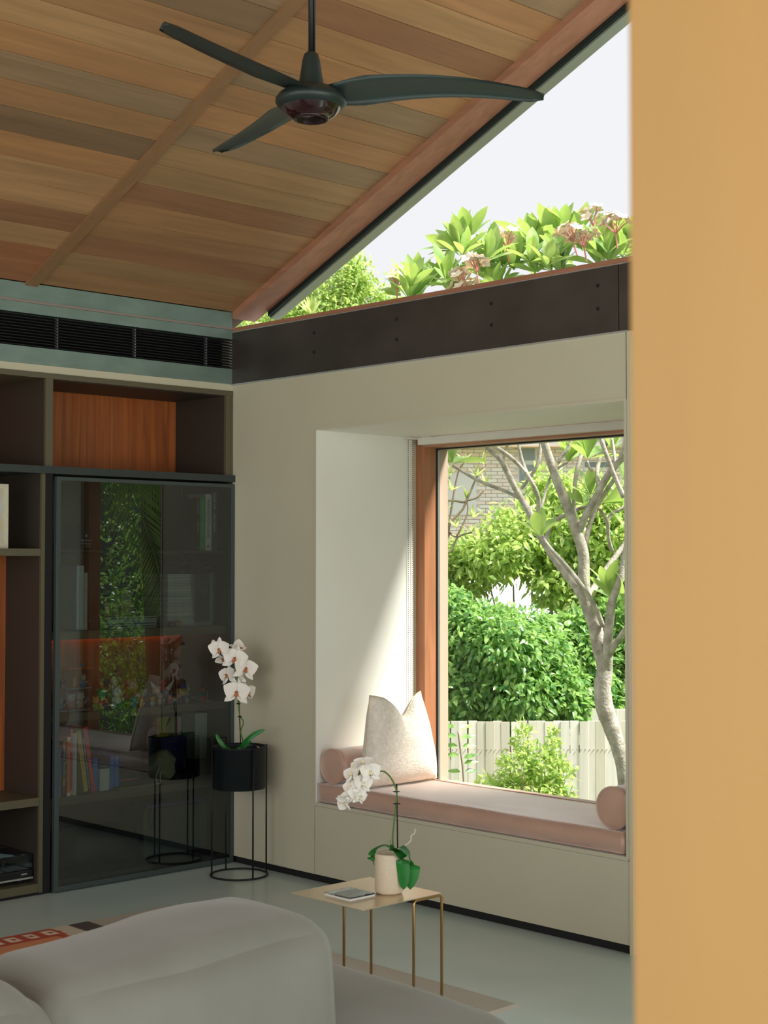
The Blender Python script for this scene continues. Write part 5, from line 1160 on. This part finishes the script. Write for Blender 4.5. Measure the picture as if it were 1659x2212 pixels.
def twigs(parent, base, tips, w, rr, mm=None):
    bm = bmesh.new()
    for t in tips:
        mid = base.lerp(t, 0.5)+Vector((rr.uniform(-.15, .15), rr.uniform(-.15, .15), rr.uniform(-.05, .15)))
        tube(bm, smooth_path([base, mid, t], 4), [w*(1-0.8*i/8) for i in range(9)], 6)
    from_bm('stems', bm, mm or M['bark2'], parent, True)
def bush(name, label, blobs, n, L, Wd, m, seed, basepx, d, tips=8, **k):
    b0 = at(basepx, 1106, d); e_ = empty(name, (b0.x, b0.y, GZ), label, 'shrub' if 'tree' not in name else 'tree'); rr = random.Random(seed)
    foliage(e_, blobs, n, L, Wd, m, seed, **k)
    tps = [Vector(blobs[i % len(blobs)][0])-e_.location+Vector([rr.uniform(-.6, .6)*blobs[i % len(blobs)][1][j] for j in range(3)]) for i in range(tips)]
    twigs(e_, Vector((0, 0, 0)), tps, 0.028, rr); return e_
bush('broadleaf_tree', 'bright yellow-green broadleaf tree filling the middle of the picture window',
     [blob(1120, 1165, 17.4, 95, 75), blob(1060, 1205, 17.2, 85, 60), blob(1230, 1160, 17.6, 110, 110), blob(1330, 1180, 17.4, 100, 100), blob(1190, 1060, 17.8, 60, 45), blob(1310, 1090, 17.6, 70, 60), blob(1000, 1250, 17.4, 60, 50), blob(1400, 1250, 17.6, 100, 120), blob(1290, 1260, 17.6, 100, 60), blob(960, 1285, 17.4, 50, 45), blob(1190, 1255, 17.2, 55, 50), blob(1225, 1300, 17.2, 45, 40), blob(1330, 1320, 17.2, 60, 60), blob(1000, 1190, 17.3, 45, 30), blob(970, 1220, 17.4, 40, 35)], 14500, 0.125, 0.050, M['bushl'], 21, 1200, 17.6, 12, shell=0.35)
bush('drooping_shrub', 'large glossy green shrub with drooping leaves, above the fence at left in the window',
     [blob(1010, 1385, 15.0, 85, 75), blob(1090, 1400, 14.8, 90, 75), blob(1010, 1480, 14.9, 90, 75), blob(1110, 1495, 14.8, 95, 70), blob(1175, 1430, 15.0, 65, 75), blob(960, 1310, 15.2, 60, 45), blob(1205, 1490, 14.9, 60, 60), blob(890, 1400, 15.1, 80, 120), blob(1060, 1340, 15.2, 70, 40), blob(1150, 1365, 15.2, 60, 45), blob(1240, 1530, 14.8, 35, 35), blob(1000, 1550, 15, 90, 50), blob(1120, 1555, 15, 80, 50)], 21000, 0.098, 0.044, M['bushd'], 22, 1080, 15.2, 10, droop=0.8)
bush('dark_shrub', 'darker green shrub beside the frangipani trunk at the right of the picture window',
     [blob(1270, 1430, 16.3, 60, 80), blob(1290, 1500, 16.2, 70, 55), blob(1350, 1450, 16.4, 60, 90), blob(1245, 1365, 16.4, 50, 45), blob(1345, 1350, 16.5, 50, 70), blob(1420, 1440, 16.4, 70, 110), blob(1230, 1500, 16.2, 50, 50)], 9500, 0.112, 0.046, M['bushd'], 23, 1310, 16.4, 8)
bush('low_shrub', 'small pale green shrub growing in front of the fence behind the seat cushion',
     [blob(1130, 1600, 12.4, 22, 45), blob(1118, 1660, 12.3, 45, 40), blob(1175, 1660, 12.3, 45, 50), blob(1192, 1605, 12.4, 16, 38), blob(1150, 1720, 12.3, 80, 45), blob(1070, 1705, 12.3, 45, 28), blob(1215, 1680, 12.3, 28, 40)], 2600, 0.060, 0.028, M['bushl'], 24, 1150, 12.35, 7, droop=-0.1, shell=0.3)
world_tree = [((2.4, 1.15, 6.3), (0.9, 0.6, 0.45)), ((3.6, 1.2, 6.5), (0.9, 0.6, 0.5)), ((4.8, 1.25, 6.6), (0.9, 0.6, 0.5)), ((6.0, 1.3, 6.6), (0.9, 0.7, 0.5)), ((7.4, 1.8, 6.6), (1.4, 1.2, 1.0))]
e_ = empty('added_shade_tree', (6.2, 2.6, GZ), 'unseen tree added right of the house so its crown dapples the sun', 'tree'); foliage(e_, [(Vector(c), r_) for c, r_ in world_tree], 6800, 0.15, 0.07, M['bushd'], 61, shell=0.2)
twigs(e_, Vector((0, 0, 0)), [Vector(c)-e_.location for c, r_ in world_tree], 0.10, random.Random(61))  # crown added out of view to break up sun reaching the gable window
# slender sapling at the left
sp = at(990, 1700, 12.0); sl = empty('sapling', (sp.x, sp.y, GZ), 'slender sapling with opposite leaves in front of the fence by the pillow', 'shrub')
pts = [at(1006, 1800, 12)-sl.location, at(1001, 1676, 12)-sl.location, at(996, 1630, 12)-sl.location, at(990, 1580, 12)-sl.location]
pts = [Vector((pts[0].x, pts[0].y, 0))]+pts; tubeo('stem', smooth_path(pts, 4), 0.008, M['bark2'], sl, 6)
SLf = leaf_mesh('sapling_leaf', 0.12, 0.045, M['bushd'], 0.25, 0.2)
for k, (y, dx) in enumerate(((1570, -1), (1575, .4), (1590, -1), (1612, -1), (1613, 1), (1632, -1), (1640, .3), (1650, .6), (1668, -1), (1668, .8), (1690, -1), (1595, .5))):
    P = at(990+(y-1580)*0.11, y, 12)-sl.location; d = (RT*dx+Vector((0, 0, 0.12))-FW*rt_.uniform(-.3, .5)).normalized(); X_ = d.cross(Vector((0, 0, 0.7))-FW*0.9).normalized(); Z_ = X_.cross(d)
    o = link('leaf', SLf, None, sl); o.matrix_local = Matrix.Translation(P+d*0.02)@Matrix((X_, d, Z_)).transposed().to_4x4()
# whip-like young frangipani at the left, glass haze put into its pale leaf colour
wsp = at(960, 1300, 12.6); wh = empty('young_tree', (wsp.x, wsp.y, GZ), 'thin pale young tree with small leaf tufts in front of the brick house', 'tree'); rr = random.Random(5)
wt_ = [[(950, 1300), (965, 1180), (975, 1100), (990, 1020), (1003, 1000)], [(960, 1180), (1000, 1100), (1030, 1030), (1046, 1005)], [(950, 1120), (1000, 1085), (1030, 1075), (1048, 1055)], [(950, 1180), (958, 1100), (965, 1050), (972, 1030)], [(965, 1180), (985, 1160), (1010, 1110), (1008, 1080)], [(950, 1240), (975, 1190), (990, 1160), (1020, 1150)]]
root = Vector((0, 0, 0))
for w_i in wt_:
    P = [at(x, y, 12.6)-wh.location for x, y in w_i]
    tubeo('stem', smooth_path([root, root.lerp(P[0], 0.6)]+P, 3), [0.016-0.010*i/(3*(len(P)+1)) for i in range(3*(len(P)+1)+1)], M['bark2'], wh, 6)
TF = leaf_mesh('tuft_leaf', 0.13, 0.032, M['pale'], 0.1, 0.2)
for (x, y) in ((1003, 998), (1046, 1003), (1048, 1050), (972, 1028), (1008, 1078), (1022, 1120), (1030, 1030), (965, 1100), (1020, 1150), (985, 1140), (958, 1155), (975, 1060)):
    P = at(x, y, 12.6)-wh.location
    for k in range(8):
        el = rr.uniform(0.1, 1.2); az = k*2.4; d = Vector((math.sin(el)*math.cos(az), math.sin(el)*math.sin(az), math.cos(el))); X_ = d.cross(Vector((0, 0, 1))).normalized(); Z_ = X_.cross(d); s = rr.uniform(.5, 1)
        o = link('leaf', TF, None, wh); o.matrix_local = Matrix.Translation(P)@Matrix((X_, d, Z_)).transposed().to_4x4()@Matrix.Diagonal((s, s, s, 1))
# tree seen in the corner of the gable window
bush('small_leaved_tree', 'light small-leaved tree seen in the low corner of the sloping window',
     [blob(770, 600, 19, 45, 50), blob(745, 620, 19, 60, 60), blob(680, 660, 19, 70, 55), blob(620, 690, 19, 80, 50), blob(820, 650, 19, 42, 42), blob(765, 570, 19, 18, 30), blob(720, 700, 19, 120, 60), blob(560, 720, 19, 80, 60), blob(650, 620, 19, 25, 35), blob(850, 690, 19, 40, 50)], 10500, 0.075, 0.034, M['bushl'], 31, 720, 19, 14, shell=0.15)
# pale palm-like tuft in front of that tree
tf = at(672, 655, 16); te = empty('tufted_plant', (tf.x, tf.y, GZ), 'pale tuft of long upright leaves in the corner of the sloping window', 'tree')
tubeo('stem', [(0, 0, 0), (0, 0, tf.z-GZ-0.15)], 0.03, M['bark2'], te, 8)
TL = leaf_mesh('long_leaf', 0.24, 0.05, M['pale'], 0.1, 0.2, 5)
for k in range(18):
    el = rr.uniform(0.05, 1.1); az = k*2.4; d = Vector((math.sin(el)*math.cos(az), math.sin(el)*math.sin(az), math.cos(el))); X_ = d.cross(Vector((0, 0, 1))).normalized(); Z_ = X_.cross(d)
    o = link('leaf', TL, None, te); o.matrix_local = Matrix.Translation((0, 0, tf.z-GZ-0.15))@Matrix((X_, d, Z_)).transposed().to_4x4()
# shrubs and hedge further right, seen only in reflection and from the side
def world_bush(name, label, C_, R_, n, L, W_, m, seed):
    e_ = empty(name, (C_[0], C_[1], GZ), label, 'shrub'); rr = random.Random(seed); r = random.Random(seed)
    bl_ = [(Vector(C_)+Vector((r.uniform(-1, 1)*R_[0]*0.6, r.uniform(-1, 1)*R_[1]*0.6, r.uniform(-1, 1)*R_[2]*0.5)), (R_[0]*0.55, R_[1]*0.55, R_[2]*0.5)) for _ in range(8)]
    foliage(e_, bl_, n, L, W_, m, seed); twigs(e_, Vector((0, 0, 0)), [b[0]-e_.location for b in bl_], 0.03, rr)
world_bush('hedge_shrub', 'dense green shrub by the side fence, seen in the glass door', (2.1, 5.6, -0.1), (1.3, 0.9, 1.7), 9000, 0.075, 0.034, M['bushd'], 51)
world_bush('hedge_shrub', 'second dense green shrub along the side fence', (3.9, 4.2, 0.2), (1.3, 1.0, 2.0), 9000, 0.075, 0.034, M['bushd'], 52)
world_bush('hedge_shrub', 'tall shrub in the far corner of the garden', (0.8, 7.3, 0.6), (1.4, 1.2, 2.6), 9000, 0.075, 0.034, M['bushd'], 53)
world_bush('hedge_shrub', 'green shrub beyond the palm, right of the garden', (5.2, 3.4, 0.9), (1.5, 1.2, 2.9), 9000, 0.075, 0.034, M['bushd'], 54)
nh = empty('neighbour_house', (7.6, 9.6, GZ), 'plain grey-green weatherboard house beyond the side fence, seen only in reflection', 'house', None, (0, 0, -PI/4))
box('wall_core', (-9, 0.02, 0), (9, 5, 6.2), flat('5c645c', 0.8), nh)
for k in range(30): box('weatherboard', (-9, -0.02, k*0.2), (9, 0.018, k*0.2+0.192), flat('6c756c', 0.8), nh)
nw = box('window', (-3.2, -0.06, 3.0), (-1.4, -0.021, 4.6), flat('d8d8d4', 0.5), nh); box('pane', (-0.8, -0.03, -0.7), (0.8, -0.021, 0.7), flat('3a4448', 0.2), nw)
box('roof', (-9.6, -0.6, 6.2), (9.6, 5.5, 6.5), M['tile'], nh)
# ---- palm whose fronds are mirrored in the glass door
pm = empty('palm_tree', (3.75, 2.05, GZ), 'palm with arching feathery fronds beside the house, mirrored in the glass door', 'palm')
tubeo('trunk', smooth_path([(0.35, 0.5, 0), (0.2, 0.3, 2.2), (0.05, 0.1, 4.3)], 6), [0.14]*6+[0.12]*7, mat('palm_bark', '6b5c48', 0.9, var=0.3, scale=30, stretch=(1, 1, 6)), pm, 14)
PLf = leaf_mesh('palm_leaflet', 0.34, 0.017, M['palm'], 0.35, 0.5, 3, 0.4)
def frond(path, nl, L, seed, side=None):
    rr = random.Random(seed); ts = smooth_path([Vector(p)-pm.location for p in path], 10)
    f = tubeo('frond', ts, [0.013*(1-0.8*i/(len(ts)-1)) for i in range(len(ts))], M['palm'], pm, 6)
    vs = []; fs = []; src = [v.co.copy() for v in PLf.vertices]; sf_ = [tuple(p.vertices) for p in PLf.polygons]
    for k in range(nl):
        t = 0.12+0.87*k/nl; i = t*(len(ts)-1); a = ts[int(i)]; b = ts[min(int(i)+1, len(ts)-1)]; P = a.lerp(b, i-int(i)); T_ = (b-a).normalized(); Sd = T_.cross(side or Vector((0, 0, 1))); Sd = Sd.normalized() if Sd.length > .1 else Vector((1, 0, 0))
        for s in (-1, 1):
            d = (T_*0.75+Sd*s*0.8+Vector((0, 0, -0.25+rr.uniform(-.15, .1)))).normalized(); X_ = d.cross(side or Vector((0, 0, 1))).normalized(); Z_ = X_.cross(d)
            sc_ = L/0.34*(0.45+0.55*math.sin(PI*min(1, t*0.85+0.12)))*rr.uniform(.9, 1.1); Mx = Matrix.Translation(P)@Matrix((X_, d, Z_)).transposed().to_4x4()@Matrix.Diagonal((sc_, sc_, sc_, 1)); o_ = len(vs)
            vs += [tuple(Mx@v) for v in src]; fs += [tuple(q+o_ for q in p) for p in sf_]
    me_ = bpy.data.meshes.new('leaflets'); me_.from_pydata(vs, [], fs); me_.materials.append(M['palm']); lf = link('leaflets', me_, None, f); tag(lf, kind='stuff')
hd = Vector((3.80, 2.15, 2.45))
frond([hd, (3.60, 1.62, 2.55), (3.47, 1.70, 2.15), (3.36, 1.83, 1.65), (3.29, 1.92, 1.22)], 50, 0.42, 1, Vector((0.7, 0.7, 0.1)))
frond([hd, (3.55, 1.55, 2.50), (3.35, 1.75, 2.30), (3.18, 1.98, 2.05), (3.05, 2.15, 1.8)], 46, 0.40, 2, Vector((0.7, 0.7, 0.1)))
for k in range(9):
    a = k*2*PI/9+0.3; rr_ = 1.2+0.3*(k % 3); u_ = Vector((math.cos(a), math.sin(a), 0))
    if -0.7 < math.sin(a) or True:
        e2 = hd+u_*rr_
        if e2.y < 1.15: continue
        frond([hd, hd+u_*0.5+Vector((0, 0, .45)), hd+u_*rr_*0.75+Vector((0, 0, .25)), e2+Vector((0, 0, -.5-0.3*(k % 2)))], 40, 0.38, 10+k)
# ---- brick house behind
HD = 30.0; hk = HD/F_PX
hO = at(1150, 1106, HD); hs = empty('brick_house', (hO.x, hO.y, GZ), 'salmon brick house with a white wall panel and a sash window beyond the garden', 'house', None, (0, 0, math.atan2(Dr.y, Dr.x)))
def hx_(px): return (px-1150)*hk/ (RT.dot(Dr))
def hz_(py): return at(1150, py, HD).z-GZ
CRS = 0.074; BL = 0.222; ztop = hz_(958)
wx0, wx1, wz0, wz1 = hx_(1119), hx_(1160), hz_(1050), hz_(945)
box('wall_core', (-7, 0.045, 0), (7, 0.30, ztop), M['mortar'], hs)
brk = []
for c in range(int(ztop/CRS)):
    z = c*CRS
    for k in range(-22, 24):
        x = k*(BL+0.010)+(0.5*BL if c % 2 else 0)
        if wx0-0.06 < x+BL/2 < wx1+0.06 and z > wz0-0.1: continue
        if hx_(930) < x < hx_(1031)-0.1 and hz_(1112) < z < hz_(1024): continue
        if -7 < x < 6.8: brk.append((x, z))
vis = sorted(brk, key=lambda b: (0 if (hx_(950) < b[0] < hx_(1200) and b[1] > hz_(1190)) else 1, abs(b[0]+0.3)+abs(b[1]-hz_(1030))))
bm = bmesh.new(); B(bm, (0, 0, 0), (BL, 0.05, CRS-0.010)); bmm = bpy.data.meshes.new('brick'); bm.to_mesh(bmm); bm.free(); bmm.materials.append(M['brick'])
for (x, z) in vis[:300]:
    o = link('brick', bmm, None, hs); o.location = (x, rnd.uniform(-.003, .003), z); c = hexc(rnd.choice(['fff4ee', 'ffeee4', 'fffaf6', 'ffeadc'])); o.color = c  # salmon brick paled almost to white, overexposure put into the colour
vs = []; fs = []; cb = [(0, 0, 0), (BL, 0, 0), (BL, 0, CRS-.01), (0, 0, CRS-.01), (0, .05, 0), (BL, .05, 0), (BL, .05, CRS-.01), (0, .05, CRS-.01)]; cf = [(0, 1, 2, 3), (0, 4, 5, 1), (3, 2, 6, 7), (0, 3, 7, 4), (1, 5, 6, 2)]
for (x, z) in vis[300:]:
    o_ = len(vs); vs += [(a+x, b, c+z) for a, b, c in cb]; fs += [tuple(q+o_ for q in f) for f in cf]
me_ = bpy.data.meshes.new('bricks'); me_.from_pydata(vs, [], fs); me_.materials.append(M['brick']); o = link('bricks', me_, None, hs); o.color = hexc('fff2ea'); tag(o, kind='stuff')
box('white_panel', (hx_(925), -0.02, hz_(1112)), (hx_(1029), 0.05, hz_(1023)), M['render'], hs)
wf = box('window', (wx0, 0.0, wz0), (wx1, 0.044, wz1), flat('e8e8ea'), hs)
wl = wf.location
for a, b in (((wx0+.03, -0.012, wz0+.05), (wx1-.04, -0.002, (wz0+wz1)/2-.06)), ((wx0+.03, -0.012, (wz0+wz1)/2+.03), (wx1-.04, -0.002, wz1-.04))): box('pane', Vector(a)-wl, Vector(b)-wl, flat('9aa4aa', 0.2), wf)
w2_ = box('window', (hx_(1258), 0.0, hz_(1012)), (hx_(1335), 0.044, hz_(995)), flat('e4e2e0'), hs); box('pane', (-.3, -0.03, -.05), (.3, -0.023, .05), flat('8a9498', 0.2), w2_)
box('eave_fascia', (-7.3, -0.45, hz_(966)), (7.3, -0.38, hz_(944)), flat('efe6e2'), hs)
box('eave_soffit', (-7.3, -0.45, hz_(966)-0.02), (7.3, 0.1, hz_(966)), flat('e9c9a8'), hs)
rows = []
for k in range(9):
    y = -0.48+k*0.34; z = hz_(944)+k*0.11
    rows.append(box('tile_course', (-7.4, y, z-0.02), (7.4, y+0.40, z+0.035), M['tile'], hs))
# pale shed roof seen between the shrubs
sh = at(1120, 1290, 19.5); se = empty('garden_shed', (sh.x, sh.y, GZ), 'pale roofed shed glimpsed between the shrubs', 'shed', None, (0, 0, math.atan2(Dr.y, Dr.x)))
zsh_ = at(1120, 1345, 19.5).z-GZ
box('shed_wall', (-0.9, 0, 0), (1.6, 1.6, zsh_-0.05), flat('c9cbc8', 0.7), se); box('gutter', (-1.0, -0.14, zsh_-0.04), (1.7, -0.06, zsh_+0.03), flat('8c918e', 0.5), se)
bm = bmesh.new(); vs = [bm.verts.new(v) for v in ((-1.0, -0.1, zsh_), (1.7, -0.1, zsh_), (1.7, 1.7, zsh_+0.55), (-1.0, 1.7, zsh_+0.55), (-1.0, -0.1, zsh_-0.03), (1.7, -0.1, zsh_-0.03), (1.7, 1.7, zsh_+0.52), (-1.0, 1.7, zsh_+0.52))]
for f in ((0, 1, 2, 3), (7, 6, 5, 4), (0, 4, 5, 1), (1, 5, 6, 2), (2, 6, 7, 3), (3, 7, 4, 0)): bm.faces.new([vs[i] for i in f])
from_bm('roof_sheet', bm, flat('e6e8ee', 0.5), se)
